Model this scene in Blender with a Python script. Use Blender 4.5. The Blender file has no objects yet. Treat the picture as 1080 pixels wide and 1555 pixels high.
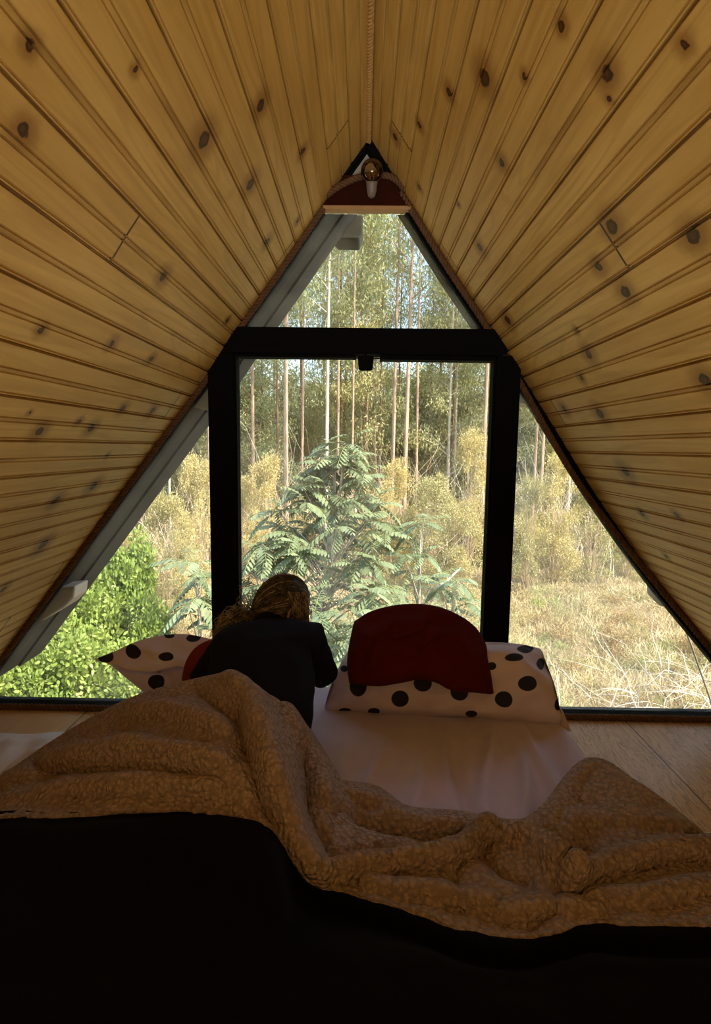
import bpy, bmesh, math, random
import numpy as np
from mathutils import Vector, Matrix, noise
random.seed(7); rng = np.random.default_rng(7)
S = bpy.context.scene; COL = S.collection
PI = math.pi
# ------------------------------------------------------------ camera
H = 1.1; F = 850.0; PITCH, YAW, ROLL = .1151, .0121, .0127
D = 2.22; XC = .0046; ZA = 2.228
cp, sp, cy, sy = math.cos(PITCH), math.sin(PITCH), math.cos(YAW), math.sin(YAW)
FW = Vector((-sy*cp, cy*cp, -sp)); R0 = Vector((cy, sy, 0)); U0 = R0.cross(FW)
RT = R0*math.cos(ROLL)+U0*math.sin(ROLL); UP = U0*math.cos(ROLL)-R0*math.sin(ROLL)
CAM = Vector((0, 0, H))
def ray(px, py): return FW+RT*((px-540)/F)-UP*((py-777.5)/F)
def P(px, py, Y):
    d = ray(px, py); return CAM+d*(Y/d.y)
def Pz(px, py, z):
    d = ray(px, py); return CAM+d*((z-H)/d.z)
cam = bpy.data.objects.new('camera', bpy.data.cameras.new('camera')); COL.objects.link(cam)
M = Matrix((RT, UP, -FW)).transposed().to_4x4(); M.translation = CAM; cam.matrix_world = M
cam.data.sensor_fit = 'VERTICAL'; cam.data.sensor_height = 36; cam.data.lens = 36*F/1555
cam.data.clip_start = .02; cam.data.clip_end = 500
S.camera = cam
S.view_settings.view_transform = 'Standard'; S.view_settings.look = 'None'; S.view_settings.gamma = 1
S.view_settings.use_curve_mapping = False
S.view_settings.exposure = 0.85
# ------------------------------------------------------------ helpers
def link(name, me, mat=None, parent=None, smooth=True, **tags):
    o = bpy.data.objects.new(name, me); COL.objects.link(o)
    if mat: me.materials.append(mat)
    if smooth: me.polygons.foreach_set('use_smooth', [True]*len(me.polygons))
    if parent:
        o.parent = parent
        o.matrix_parent_inverse = Matrix.LocRotScale(parent.location, parent.rotation_euler, parent.scale).inverted()
    for k, v in tags.items(): o[k] = v
    return o
def empty(name, loc=(0, 0, 0), **tags):
    o = bpy.data.objects.new(name, None); COL.objects.link(o); o.location = loc; o.empty_display_size = .1
    for k, v in tags.items(): o[k] = v
    return o
def pm(verts, faces, name='mesh'):
    me = bpy.data.meshes.new(name); me.from_pydata([tuple(v) for v in verts], [], [tuple(f) for f in faces]); me.update(); return me
class MB:
    def __init__(s): s.v = []; s.f = []
    def add(s, v, f):
        n = len(s.v); s.v += [Vector(a) for a in v]; s.f += [tuple(i+n for i in q) for q in f]; return s
    def box(s, a, b):
        (x0, y0, z0), (x1, y1, z1) = a, b
        return s.add([(x0,y0,z0),(x1,y0,z0),(x1,y1,z0),(x0,y1,z0),(x0,y0,z1),(x1,y0,z1),(x1,y1,z1),(x0,y1,z1)],
                     [(0,3,2,1),(4,5,6,7),(0,1,5,4),(1,2,6,5),(2,3,7,6),(3,0,4,7)])
    def bar(s, p, q, w, h, up=Vector((0, 1, 0))):
        p, q = Vector(p), Vector(q); d = (q-p).normalized(); a = d.cross(up).normalized(); b = a.cross(d)
        v = []
        for c in (p, q):
            for i, j in ((-1,-1),(1,-1),(1,1),(-1,1)): v.append(c+a*(i*w/2)+b*(j*h/2))
        return s.add(v, [(3,2,1,0),(4,5,6,7),(0,1,5,4),(1,2,6,5),(2,3,7,6),(3,0,4,7)])
    def tube(s, pts, rad, n=8, cap=True):
        pts = [Vector(p) for p in pts]; m = len(pts)
        if not hasattr(rad, '__len__'): rad = [rad]*m
        v = []; f = []; ref = None
        for i, p in enumerate(pts):
            t = (pts[min(i+1, m-1)]-pts[max(i-1, 0)]).normalized()
            if ref is None: ref = t.orthogonal().normalized()
            ref = (ref-t*ref.dot(t)).normalized(); b = t.cross(ref)
            for k in range(n):
                a = 2*PI*k/n; v.append(p+(ref*math.cos(a)+b*math.sin(a))*rad[i])
        for i in range(m-1):
            for k in range(n):
                f.append((i*n+k, i*n+(k+1)%n, (i+1)*n+(k+1)%n, (i+1)*n+k))
        if cap: f.append(tuple(range(n))[::-1]); f.append(tuple(range((m-1)*n, m*n)))
        return s.add(v, f)
    def prism(s, poly, d):   # poly of Vectors, thickness vector
        n = len(poly); d = Vector(d)
        return s.add(list(poly)+[Vector(p)+d for p in poly], [tuple(range(n)), tuple(range(2*n-1, n-1, -1))]+[(i+n, (i+1)%n+n, (i+1)%n, i) for i in range(n)])
    def mesh(s, name='mesh'):
        me = pm(s.v, s.f, name); bm = bmesh.new(); bm.from_mesh(me); bmesh.ops.recalc_face_normals(bm, faces=bm.faces); bm.to_mesh(me); bm.free(); return me
    def build(s, name, mat, parent=None, smooth=False, **t): return link(name, s.mesh(name), mat, parent, smooth, **t)
def cr(pts, n):
    """Catmull-Rom through points (n samples per span)"""
    A = [np.array(p, float) for p in pts]; out = []
    for i in range(len(A)-1):
        p0 = A[i-1] if i else 2*A[0]-A[1]; p1 = A[i]; p2 = A[i+1]; p3 = A[i+2] if i+2 < len(A) else 2*A[-1]-A[-2]
        for k in range(n):
            t = k/n; out.append(.5*((2*p1)+(-p0+p2)*t+(2*p0-5*p1+4*p2-p3)*t*t+(-p0+3*p1-3*p2+p3)*t**3))
    out.append(A[-1]); return out
def bevel(o, w=.004, s=2):
    m = o.modifiers.new('bevel', 'BEVEL'); m.width = w; m.segments = s; m.limit_method = 'ANGLE'; return o
# ------------------------------------------------------------ node helpers
class NT:
    def __init__(s, name):
        s.m = bpy.data.materials.new(name); s.m.use_nodes = True; s.t = s.m.node_tree; s.t.nodes.clear()
        s.out = s.t.nodes.new('ShaderNodeOutputMaterial')
    def n(s, kind, ins={}, **kw):
        nd = s.t.nodes.new('ShaderNode'+kind)
        for k, v in kw.items(): setattr(nd, k, v)
        for k, v in ins.items():
            sk = nd.inputs[k]
            if isinstance(v, bpy.types.NodeSocket): s.t.links.new(v, sk)
            else: sk.default_value = v
        return nd
    def math(s, op, a, b=0.0, c=0.0): return s.n('Math', {0: a, 1: b, 2: c}, operation=op).outputs[0]
    def vm(s, op, a, b=(0, 0, 0)):
        nd = s.n('VectorMath', {0: a, 1: b}, operation=op)
        return nd.outputs['Value'] if op in ('LENGTH', 'DISTANCE', 'DOT_PRODUCT') else nd.outputs[0]
    def mix(s, f, a, b, blend='MIX'):
        nd = s.n('Mix', {}, data_type='RGBA', blend_type=blend)
        for k, v in ((0, f), (6, a), (7, b)):
            if isinstance(v, bpy.types.NodeSocket): s.t.links.new(v, nd.inputs[k])
            else: nd.inputs[k].default_value = v if k == 0 else (*v[:3], 1)
        return nd.outputs[2]
    def ramp(s, f, stops, interp='LINEAR'):
        nd = s.n('ValToRGB', {0: f}); nd.color_ramp.interpolation = interp; e = nd.color_ramp.elements
        while len(e) < len(stops): e.new(.5)
        for i, (p, c) in enumerate(stops):
            e[i].position = p; e[i].color = (*c, 1) if hasattr(c, '__len__') else (c, c, c, 1)
        return nd.outputs[0]
    def noise(s, vec, scale, detail=3, rough=.5, dist=0, dim='3D'):
        return s.n('TexNoise', {'Vector': vec, 'Scale': scale, 'Detail': detail, 'Roughness': rough, 'Distortion': dist}, noise_dimensions=dim).outputs[0]
    def smooth(s, v, a, b, lo=0., hi=1.):
        return s.n('MapRange', {0: v, 1: a, 2: b, 3: lo, 4: hi}, interpolation_type='SMOOTHSTEP').outputs[0]
    def finish(s, shader, disp=None):
        s.t.links.new(shader, s.out.inputs[0]); return s.m
    def bsdf(s, col, rough=.6, bump=None, bs=.3, bd=.01, **kw):
        ins = {'Base Color': col if isinstance(col, bpy.types.NodeSocket) else (*col, 1), 'Roughness': rough}
        for k, v in kw.items(): ins[k.replace('_', ' ')] = v
        if bump is not None:
            ins['Normal'] = s.n('Bump', {'Height': bump, 'Strength': bs, 'Distance': bd}).outputs[0]
        return s.n('BsdfPrincipled', ins).outputs[0]
def spots(t, uv, lst, soft=.25):
    """union of soft ellipses at given uv positions -> 0..1"""
    acc = None
    for (u, v, ru, rv) in lst:
        d = t.vm('LENGTH', t.vm('MULTIPLY', t.vm('SUBTRACT', uv, (u, v, 0)), (1/ru, 1/rv, 0)))
        acc = d if acc is None else t.math('MINIMUM', acc, d)
    return acc
def simple(name, col, rough=.6, noise_scale=None, var=.3, metallic=0, **kw):
    t = NT(name); c = col
    if noise_scale:
        co = t.n('TexCoord').outputs['Object']
        nz = t.noise(co, noise_scale, 4)
        c = t.mix(nz, tuple(x*(1-var) for x in col), tuple(min(1, x*(1+var)) for x in col))
    return t.finish(t.bsdf(c, rough, Metallic=metallic, **kw))
# ------------------------------------------------------------ roof slopes (profile measured on the gable plane)
def plane_xz(pts): return [P(x, y, D) for x, y in pts]
LEFT_PX = [(562, 213), (500, 301), (430, 403), (360, 503), (318, 568), (245, 667), (115, 846), (0, 1003)]
RIGHT_PX = [(562, 213), (596, 268), (632, 325), (682, 405), (738, 488), (792, 570), (848, 660), (905, 752), (990, 872), (1080, 983)]
PITCHW = .0581
def profile(pts):
    V = plane_xz(pts); A = [(v.x, v.z) for v in V]
    dx, dz = A[-1][0]-A[-2][0], A[-1][1]-A[-2][1]; k = (A[-1][1]+.06)/-dz
    A.append((A[-1][0]+dx*k, -.06))
    # smooth
    C = np.array([[p[0], p[1]] for p in cr([(a[0], a[1], 0) for a in A], 12)])
    seg = np.r_[0, np.cumsum(np.hypot(*np.diff(C, axis=0).T))]
    return C, seg
PROF = {}
for side, pts in (('left', LEFT_PX), ('right', RIGHT_PX)): PROF[side] = profile(pts)
def prof_at(side, s):
    C, g = PROF[side]; return np.interp(s, g, C[:, 0]), np.interp(s, g, C[:, 1])
def prof_nrm(side, s):   # outward (up and away from room)
    x0, z0 = prof_at(side, s-.03); x1, z1 = prof_at(side, s+.03); dx, dz = x1-x0, z1-z0; l = math.hypot(dx, dz)
    n = (-dz/l, dx/l)
    if n[1] < 0: n = (-n[0], -n[1])
    return n
def hit_roof(px, py):
    side = 'left' if px < 563 else 'right'
    d = ray(px, py); best = None
    C, g = PROF[side]
    for i in range(len(C)-1):
        a, b = C[i], C[i+1]
        # ray from (0,H) dir (d.x,d.z) with segment
        det = d.x*(a[1]-b[1])-d.z*(a[0]-b[0])
        if abs(det) < 1e-9: continue
        rx, rz = a[0], a[1]-H
        t = (rx*(a[1]-b[1])-rz*(a[0]-b[0]))/det; w = (d.x*rz-d.z*rx)/det
        if t > 0 and -1e-3 <= w <= 1.001: best = (g[i]+w*(g[i+1]-g[i]), t*d.y, t)
    return best
KL = [(36,198,11),(45,68,9),(310,212,13),(396,160,9),(380,280,9),(248,420,8),(406,367,6),(452,335,4),(460,230,6),(63,502,6),(170,522,6),(230,545,5),(345,487,4),(139,650,7),(60,655,8),(187,620,6),(232,623,6),(142,738,8),(85,760,8),(66,827,9),(45,627,3),(163,692,3),(5,895,6),(205,105,5),(120,640,4)]
KR = [(736,118,13),(682,140,7),(853,40,7),(796,115,5),(922,112,12),(925,150,5),(1040,68,8),(637,190,5),(762,247,7),(729,376,7),(771,486,8),(929,344,12),(1053,358,13),(909,405,8),(950,443,10),(894,538,8),(600,208,6),(637,285,4),(883,574,5),(857,621,6),(911,628,9),(1070,577,11),(950,716,9),(975,780,5),(1028,782,5),(1012,845,4),(875,502,4),(696,560-250,3)]
def wood_wall(side, kn):
    t = NT('pine_lining_'+side)
    uv = t.n('UVMap', uv_map='uv').outputs[0]
    sx = t.n('SeparateXYZ', {0: uv}); u, v = sx.outputs[0], sx.outputs[1]
    b = t.math('FLOOR', t.math('DIVIDE', u, 2*PITCHW))
    wn = t.n('TexWhiteNoise', {'W': b}, noise_dimensions='1D').outputs[0]
    # end joints: each board is cut every 2.6 m at its own phase
    ph = t.math('ADD', t.math('DIVIDE', v, 4.6), t.math('MULTIPLY', wn, 7.31))
    fr = t.math('FRACT', ph); jn = t.math('LESS_THAN', t.math('ABSOLUTE', t.math('SUBTRACT', fr, .5)), .0007)
    bid = t.math('ADD', t.math('MULTIPLY', b, 3.7), t.math('FLOOR', t.math('ADD', ph, .5)))
    wn2 = t.n('TexWhiteNoise', {'W': bid}, noise_dimensions='1D').outputs[0]
    vec = t.n('CombineXYZ', {0: t.math('MULTIPLY', u, 1.0), 1: t.math('MULTIPLY', v, .07), 2: t.math('MULTIPLY', bid, 1.37)}).outputs[0]
    g1 = t.noise(vec, 42, 4, .55, .6); g2 = t.noise(vec, 190, 3, .6, .2)
    vec2 = t.n('CombineXYZ', {0: u, 1: t.math('MULTIPLY', v, .6), 2: bid}).outputs[0]
    g3 = t.noise(vec2, 7, 3, .5)
    # cathedral figure
    wv = t.math('SINE', t.math('MULTIPLY', t.math('ADD', t.noise(vec, 9, 2, .4, .8), t.math('MULTIPLY', u, 1.5)), 60))
    c = t.mix(t.smooth(g1, .3, .75), (.84, .57, .18), (.66, .40, .10))
    c = t.mix(t.math('MULTIPLY', t.smooth(wv, .2, 1), .34), c, (.48, .27, .07))
    c = t.mix(t.math('MULTIPLY', t.smooth(g3, .5, .85), .45), c, (.54, .31, .075))
    c = t.mix(t.math('MULTIPLY', g2, .25), c, (.58, .35, .09))
    c = t.mix(t.math('MULTIPLY', wn2, .40), c, (.56, .33, .075))
    lst = []
    for k in kn:
        h = hit_roof(k[0], k[1])
        if h:
            r = k[2]*h[2]/F*.98; lst.append((h[0], h[1], r, r*1.15))
    wob = t.vm('SCALE', t.n('TexNoise', {'Vector': uv, 'Scale': 60., 'Detail': 2.}).outputs['Color'])
    wob = t.vm('MULTIPLY', t.n('TexNoise', {'Vector': uv, 'Scale': 55., 'Detail': 2.}).outputs['Color'], (.011, .017, 0))
    uvw = t.vm('SUBTRACT', t.vm('ADD', uv, wob), (.0055, .0085, 0))
    d = spots(t, uvw, lst)
    halo = t.smooth(d, .9, 4.2, .75, 0.)
    c = t.mix(halo, c, (.30, .13, .025))
    ring = t.smooth(d, .85, 1.15, 1., 0.)
    c = t.mix(ring, c, (.06, .020, .005))
    c = t.mix(t.smooth(d, .35, .6, .7, 0.), c, (.13, .055, .02))
    c = t.mix(jn, c, (.04, .016, .005))
    # patchy darker brown band along each groove
    f2 = t.math('FRACT', t.math('DIVIDE', u, PITCHW)); dd = t.math('ABSOLUTE', t.math('SUBTRACT', f2, .5))
    st = t.smooth(dd, .36, .5, 0., .5)
    c = t.mix(t.math('MULTIPLY', st, t.smooth(g3, .25, .7)), c, (.24, .12, .03))
    hgt = t.math('ADD', t.math('MULTIPLY', g2, .3), t.math('MULTIPLY', jn, -2.))
    return t.finish(t.bsdf(c, .42, hgt, .25, .002, Specular_IOR_Level=.35))
YB = -5.0; YE = -1.05
for side, kn in (('left', KL), ('right', KR)):
    C, g = PROF[side]; L = g[-1]
    prof = []   # (s, depth outward)
    nb = int(L/PITCHW)+1
    for i in range(nb+1):
        c0 = i*PITCHW
        if i % 2 == 0:  # tongue joint with its bead beside it
            pat = [(-.0105, 0), (-.0088, .0045), (-.0070, .0045), (-.0052, 0), (-.0032, .0004), (-.0018, .011), (.0016, .011), (.0036, 0)]
        else:
            pat = [(-.0078, 0), (-.0064, .0045), (-.0046, .0045), (-.0030, 0), (.0030, 0), (.0046, .0045), (.0064, .0045), (.0078, 0)]
        for o_, dpt in pat:
            if 0 <= c0+o_ <= L: prof.append((c0+o_, dpt))
    prof = [(0, 0)]+[p for p in prof if p[0] > 0]+([(L, 0)] if prof[-1][0] < L else [])
    ys = [D, YB]
    v = []; uvs = []
    for y in ys:
        for s, dp in prof:
            x, z = prof_at(side, s); nx, nz = prof_nrm(side, max(.04, min(L-.04, s)))
            v.append((x+nx*dp, y, z+nz*dp)); uvs.append((s, y))
    n = len(prof); f = [(j*n+i, j*n+i+1, (j+1)*n+i+1, (j+1)*n+i) for j in range(len(ys)-1) for i in range(n-1)]
    # outer skin gives the slope its real thickness
    base = len(v); osamp = np.linspace(0, L, 24)
    for y in (D, YB):
        for s in osamp:
            x, z = prof_at(side, s); nx, nz = prof_nrm(side, max(.04, min(L-.04, s))); v.append((x+nx*.09, y, z+nz*.09)); uvs.append((s, y))
    m = len(osamp)
    for i in range(m-1): f.append((base+i, base+m+i, base+m+i+1, base+i+1))
    me = pm(v, f, 'wall_'+side)
    ul = me.uv_layers.new(name='uv')
    ul.data.foreach_set('uv', np.array([uvs[l.vertex_index] for l in me.loops]).ravel())
    link('wall_'+side, me, wood_wall(side, kn), None, False, kind='structure')
# ------------------------------------------------------------ materials
black_metal = simple('black_painted_steel', (.004, .004, .0045), .8, Specular_IOR_Level=.08)
dark_gap = simple('dark_stained_edge', (.02, .012, .007), .8, 30)
rope_mat = simple('tarred_rope', (.13, .062, .026), .9, 60, .45)
jute_mat = simple('jute_rope', (.50, .28, .09), .9, 60, .4)
red_wood = simple('dark_red_board', (.036, .007, .003), .9, 20, .3, Specular_IOR_Level=.1)
pale_wood = simple('raw_board_edge', (.48, .28, .12), .7, 20, .2)
grey_wood = simple('weathered_grey_timber', (.022, .019, .013), .95, 12, .3)
cream_paint = simple('cream_painted_timber', (.36, .31, .24), .8, 15, .12)
white_pl = simple('white_plastic', (.20, .16, .13), .5)
def glass_mat(name, dust, tint=(.93, .95, .93)):
    t = NT(name); co = t.n('TexCoord').outputs['Object']
    fres = t.n('Fresnel', {'IOR': 1.35}).outputs[0]
    tr = t.n('BsdfTransparent', {'Color': (*tint, 1)}).outputs[0]
    gl = t.n('BsdfGlossy', {'Color': (1, 1, 1, 1), 'Roughness': .02}).outputs[0]
    a = t.n('MixShader', {0: fres, 1: tr, 2: gl}).outputs[0]
    du = t.n('BsdfTranslucent', {'Color': (.85, .82, .72, 1)}).outputs[0]
    nz = t.noise(co, 3.2, 5, .6, .4); f = t.math('MULTIPLY', t.smooth(nz, .3, .75), dust)
    return t.finish(t.n('MixShader', {0: f, 1: a, 2: du}).outputs[0])
glass = glass_mat('window_glass', .07); glass_dusty = glass_mat('dusty_window_glass', .15)
# ------------------------------------------------------------ floor
def floor_mat():
    t = NT('floor_boards'); co = t.n('TexCoord').outputs['Object']; sx = t.n('SeparateXYZ', {0: co}); x, y = sx.outputs[0], sx.outputs[1]
    # board edges
    q = t.math('DIVIDE', t.math('ADD', x, 1.13), .37); b = t.math('FLOOR', q); fr = t.math('FRACT', q)
    w = t.n('TexWhiteNoise', {'W': b}, noise_dimensions='1D').outputs[0]
    vec = t.n('CombineXYZ', {0: x, 1: t.math('MULTIPLY', y, .12), 2: t.math('MULTIPLY', b, 2.3)}).outputs[0]
    g = t.noise(vec, 26, 5, .6, 1.2); g2 = t.noise(co, 9, 4, .6)
    wv = t.math('SINE', t.math('MULTIPLY', t.math('ADD', g, t.math('MULTIPLY', x, 2.)), 55))
    c = t.mix(g, (.86, .62, .38), (.68, .44, .24)); c = t.mix(t.math('MULTIPLY', t.smooth(g2, .5, .8), .5), c, (.56, .34, .17))
    c = t.mix(t.math('MULTIPLY', t.math('MULTIPLY', t.smooth(wv, .1, 1), t.math('GREATER_THAN', w, .45)), .55), c, (.22, .10, .035))
    e = t.math('LESS_THAN', t.math('ABSOLUTE', t.math('SUBTRACT', fr, .5)), .494)
    c = t.mix(e, (.03, .015, .006), c)
    return t.finish(t.bsdf(c, .5, g, .1, .003))
MB().box((-1.72, YE, -.12), (1.72, D+.06, 0)).build('floor', floor_mat(), kind='structure')
# unseen rear wall, added to block sky light from behind the camera
MB().prism([Vector((PROF['left'][0][-1][0], YB-.06, -.06)), Vector((PROF['right'][0][-1][0], YB-.06, -.06)), Vector((XC, YB-.06, ZA+.05))], (0, .06, 0)).build('wall_back', simple('pine_blocker', (.55, .36, .14), .6, 8), kind='structure')
# ------------------------------------------------------------ windows
yf0, yf1 = D-.005, D+.055
def xz(px, py): return P(px, py, D)
zt = .5*(P(370, 499, D).z+P(740, 502, D).z); zb = .5*(P(362, 537, D).z+P(750, 542, D).z)
ml0, ml1 = P(322, 760, D).x, P(359.5, 760, D).x; mr0, mr1 = P(743.5, 760, D).x, P(779, 760, D).x
z0 = .0
# main black frame
fr = MB()
fr.box((ml0, yf0-.03, z0), (ml1, yf1, zb)); fr.box((mr0, yf0-.03, z0), (mr1, yf1, zb))
xl = P(345, 520, D).x; xr = P(768, 520, D).x
fr.box((xl-.02, yf0-.03, zb), (xr+.0, yf1, zt))
o = fr.build('trim_1', black_metal, kind='structure'); bevel(o, .004)
# thin perimeter channel along the slopes and sill
def perimeter(side, s0, s1, inset, w, name, mat):
    mb = MB(); ss = np.linspace(s0, s1, 24); v = []
    for s in ss:
        x, z = prof_at(side, s); nx, nz = prof_nrm(side, max(.04, s))
        for a, y in ((inset, D-.002), (inset, D+.05), (-.06, D+.05), (-.06, D-.002)): v.append((x-nx*a, y, z-nz*a))
    f = [(i*4+k, i*4+(k+1) % 4, i*4+4+(k+1) % 4, i*4+4+k) for i in range(len(ss)-1) for k in range(4)]
    f += [(0, 1, 2, 3), tuple(4*(len(ss)-1)+k for k in (3, 2, 1, 0))]
    mb.add(v, f); return mb.build(name, mat, kind='structure')
LL, LR = PROF['left'][1][-1], PROF['right'][1][-1]
perimeter('left', .0, LL-.08, .014, 0, 'trim_2', black_metal)
perimeter('right', .0, LR-.08, .030, 0, 'trim_3', black_metal)
MB().box((-1.66, D-.01, 0), (1.66, D+.05, .022)).build('trim_4', black_metal, kind='structure')
def sx_at(side, z):  # slope x at height z
    C, g = PROF[side]; zz = C[:, 1]; i = np.argsort(zz); return float(np.interp(z, zz[i], C[i, 0]))
zg = P(562, 321, D).z; zg1 = P(562, 272, D).z   # gusset panel bottom and top
gy = D+.022; gt = (0, .006, 0)
def pane(name, poly, mat, frame=None):
    e = MB().prism([Vector((x, gy, z)) for x, z in poly], gt).build(name, mat, kind='structure'); return e
pane('window_1', [(sx_at('left', zt-.03), zt-.03), (sx_at('right', zt-.03), zt-.03), (sx_at('right', zg), zg), (sx_at('left', zg), zg)], glass_dusty)
# centre casement: slim inner frame, pane and latch
w2 = empty('window_2', ((ml1+mr0)/2, gy, 0), kind='structure')
cf = MB(); a = .009; b_ = .016
cf.box((ml1+.001, D-.02, .03), (ml1+a, D+.04, zb-.004)); cf.box((mr0-a, D-.02, .03), (mr0-.001, D+.04, zb-.004))
cf.box((ml1+a, D-.02, .03), (mr0-a, D+.04, .055))
cf.box((P(577, 545, D).x, D-.02, zb-.019), (mr0-a, D+.04, zb-.004)); cf.box((ml1+a, D-.02, zb-.013), (P(541, 545, D).x, D+.04, zb-.004))
cf.box((ml1+a, D+.03, zb-.008), (mr0-a, D+.04, zb-.004))
cf.build('casement_frame', black_metal, w2)
MB().prism([Vector((x, gy+.004, z)) for x, z in ((ml1+a-.002, .05), (mr0-a+.002, .05), (mr0-a+.002, zb-.006), (ml1+a-.002, zb-.006))], gt).build('pane', glass, w2)
lt = MB(); pc = P(556, 549, D-.05)
lt.prism([P(543, 539.5, D-.05), P(568.5, 540, D-.05), P(566, 561, D-.05), P(563, 562.5, D-.05), P(548, 562.5, D-.05), P(545, 561, D-.05)], (0, .014, 0))
lt.box((pc.x-.006, D-.045, pc.z+.01), (pc.x+.003, D-.03, zb+.005))
bevel(lt.build('latch', black_metal, w2, label='black window latch'), .003)
zl = P(318, 566, D).z
pane('window_3', [(sx_at('left', .02), .02), (ml0+.002, .02), (ml0+.002, min(zl+.06, zb)), (sx_at('left', zl), zl)], glass)
zr_ = P(790, 568, D).z
pane('window_4', [(mr1-.002, .02), (sx_at('right', .02), .02), (sx_at('right', zr_), zr_), (mr1-.002, zr_+.03)], glass_dusty)
pane('window_5', [(sx_at('left', zg1), zg1), (sx_at('right', zg1), zg1), (XC, ZA-.01)], simple('frosted_panel', (.50, .47, .40), .7))
# dark red gusset board with a raw lower edge
e = empty('gusset_board', (XC, D, zg), label='dark red triangular board under the ridge, above the top glass pane', category='board')
MB().prism([Vector((x, D-.03, z)) for x, z in ((sx_at('left', zg)+.01, zg+.008), (sx_at('right', zg)-.01, zg+.008), (sx_at('right', zg1)-.006, zg1), (sx_at('left', zg1)+.006, zg1))], (0, .045, 0)).build('board_panel', red_wood, e)
MB().box((sx_at('left', zg)+.012, D-.032, zg-.004), (sx_at('right', zg)-.012, D+.012, zg+.0078)).build('bottom_edge', pale_wood, e, label='raw pale lower edge of the board')
# black bars that frame the small peak light
pk = MB(); ap = Vector((XC, D-.012, ZA-.012))
pk.bar(ap, Vector((sx_at('left', zg1)+.0, D-.012, zg1)), .016, .02); pk.bar(ap, Vector((sx_at('right', zg1)-.014, D-.012, zg1)), .03, .02)
pk.build('trim_5', black_metal, kind='structure')
# ------------------------------------------------------------ ropes
def rope(name, pts, R, pitch, mat, n=6, **t):
    C = [Vector(p) for p in pts]; seg = [0]
    for a, b in zip(C, C[1:]): seg.append(seg[-1]+(b-a).length)
    L = seg[-1]; N = int(L/pitch*8)+2; mb = MB()
    arr = np.array([list(c) for c in C])
    def at(s): return Vector([np.interp(s, seg, arr[:, i]) for i in range(3)])
    tan0 = (C[-1]-C[0]).normalized(); e1 = tan0.orthogonal().normalized()
    for k in range(3):
        path = []
        for i in range(N):
            s = L*i/(N-1); tg = (at(min(L, s+.02))-at(max(0, s-.02))).normalized(); x = (e1-tg*e1.dot(tg)).normalized(); y = tg.cross(x)
            a = 2*PI*(s/pitch+k/3); path.append(at(s)+(x*math.cos(a)+y*math.sin(a))*R*.56)
        mb.tube(path, R*.5, n)
    return mb.build(name, mat, smooth=True, **t)
def slope_rope(side, s0, s1, off):
    pts = []
    for s in np.linspace(s0, s1, 40):
        x, z = prof_at(side, s); nx, nz = prof_nrm(side, max(.04, s)); o_ = off(s/(s1)) if callable(off) else off
        pts.append((x-nx*o_, D-.022, z-nz*o_))
    return pts
bow = lambda w: .012+.026*math.exp(-((w-.50)/.15)**2)
rl = slope_rope('left', .30, LL-.06, .010); rr = slope_rope('right', .22, LR-.06, bow)
sag = [P(x, y, D-.045) for x, y in [(497, 296), (515, 283), (540, 271), (563, 266), (590, 267), (606, 277), (613, 286)]]
rope('trim_6', rl, .0125, .05, rope_mat, kind='structure')
rope('trim_7', rr, .0125, .05, rope_mat, kind='structure')
rope('trim_8', [(-1.6, D-.022, .012), (0, D-.022, .012), (1.6, D-.022, .012)], .014, .05, rope_mat, kind='structure')
rope('rope_swag', cr([tuple(p) for p in sag], 6), .012, .045, rope_mat, label='brown rope looped across the dark red board behind the bulb', category='rope')
rope('trim_9', [(XC, -2., ZA-.012), (XC, 0, ZA-.012), (XC, D-.02, ZA-.012)], .010, .04, jute_mat, 5, kind='structure')
# black gap along right slope between lining and rope
# ------------------------------------------------------------ bulb
bl = empty('light_bulb', P(563, 288, D-.06), label='clear globe light bulb hanging by its white socket under the peak', category='light bulb')
bc = P(565, 260, D-.09); rb = 16*(D-.09)/F
def sphere(c, r, seg=32, rings=20, f=None):
    v = []; fa = []
    for i in range(rings+1):
        th = PI*i/rings
        for j in range(seg):
            ph = 2*PI*j/seg; d = Vector((math.sin(th)*math.cos(ph), math.sin(th)*math.sin(ph), math.cos(th)))
            p = Vector(c)+Vector((d.x*r[0], d.y*r[1], d.z*r[2])) if hasattr(r, '__len__') else Vector(c)+d*r
            v.append(f(p, d) if f else p)
    for i in range(rings):
        for j in range(seg): fa.append((i*seg+j, (i+1)*seg+j, (i+1)*seg+(j+1) % seg, i*seg+(j+1) % seg))
    return v, fa
t = NT('amber_bulb_glass')
bulb_m = t.finish(t.n('MixShader', {0: t.n('Fresnel', {'IOR': 1.5}).outputs[0], 1: t.n('BsdfTransparent', {'Color': (.90, .78, .60, 1)}).outputs[0], 2: t.n('BsdfGlossy', {'Roughness': .03}).outputs[0]}).outputs[0])
mb = MB(); mb.add(*sphere(bc, rb, 32, 20)); mb.build('bulb_glass', bulb_m, bl, True)
mb = MB(); mb.tube([bc+Vector((0, .004, -rb*.80)), bc+Vector((0, .008, -rb*1.05)), bc+Vector((0, .012, -rb*1.6)), bc+Vector((0, .016, -rb*2.0))], [rb*.55, rb*.5, rb*.44, rb*.3], 20); mb.build('socket', white_pl, bl, True, label='white socket')
mb = MB(); mb.tube([bc+Vector((0, .03, -rb*1.5)), bc+Vector((0, .062, -rb*1.5))], rb*.3, 12); mb.build('bracket', white_pl, bl, True)
mb = MB(); mb.tube(cr([tuple(bc+Vector(q)) for q in ((-.006, 0, -rb*.7), (-.008, 0, 0), (0, 0, .012), (.008, 0, 0), (.006, 0, -rb*.7))], 5), .0012, 5); mb.build('filament', simple('filament_wire', (.5, .35, .15), .3, metallic=1), bl, True)
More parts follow.
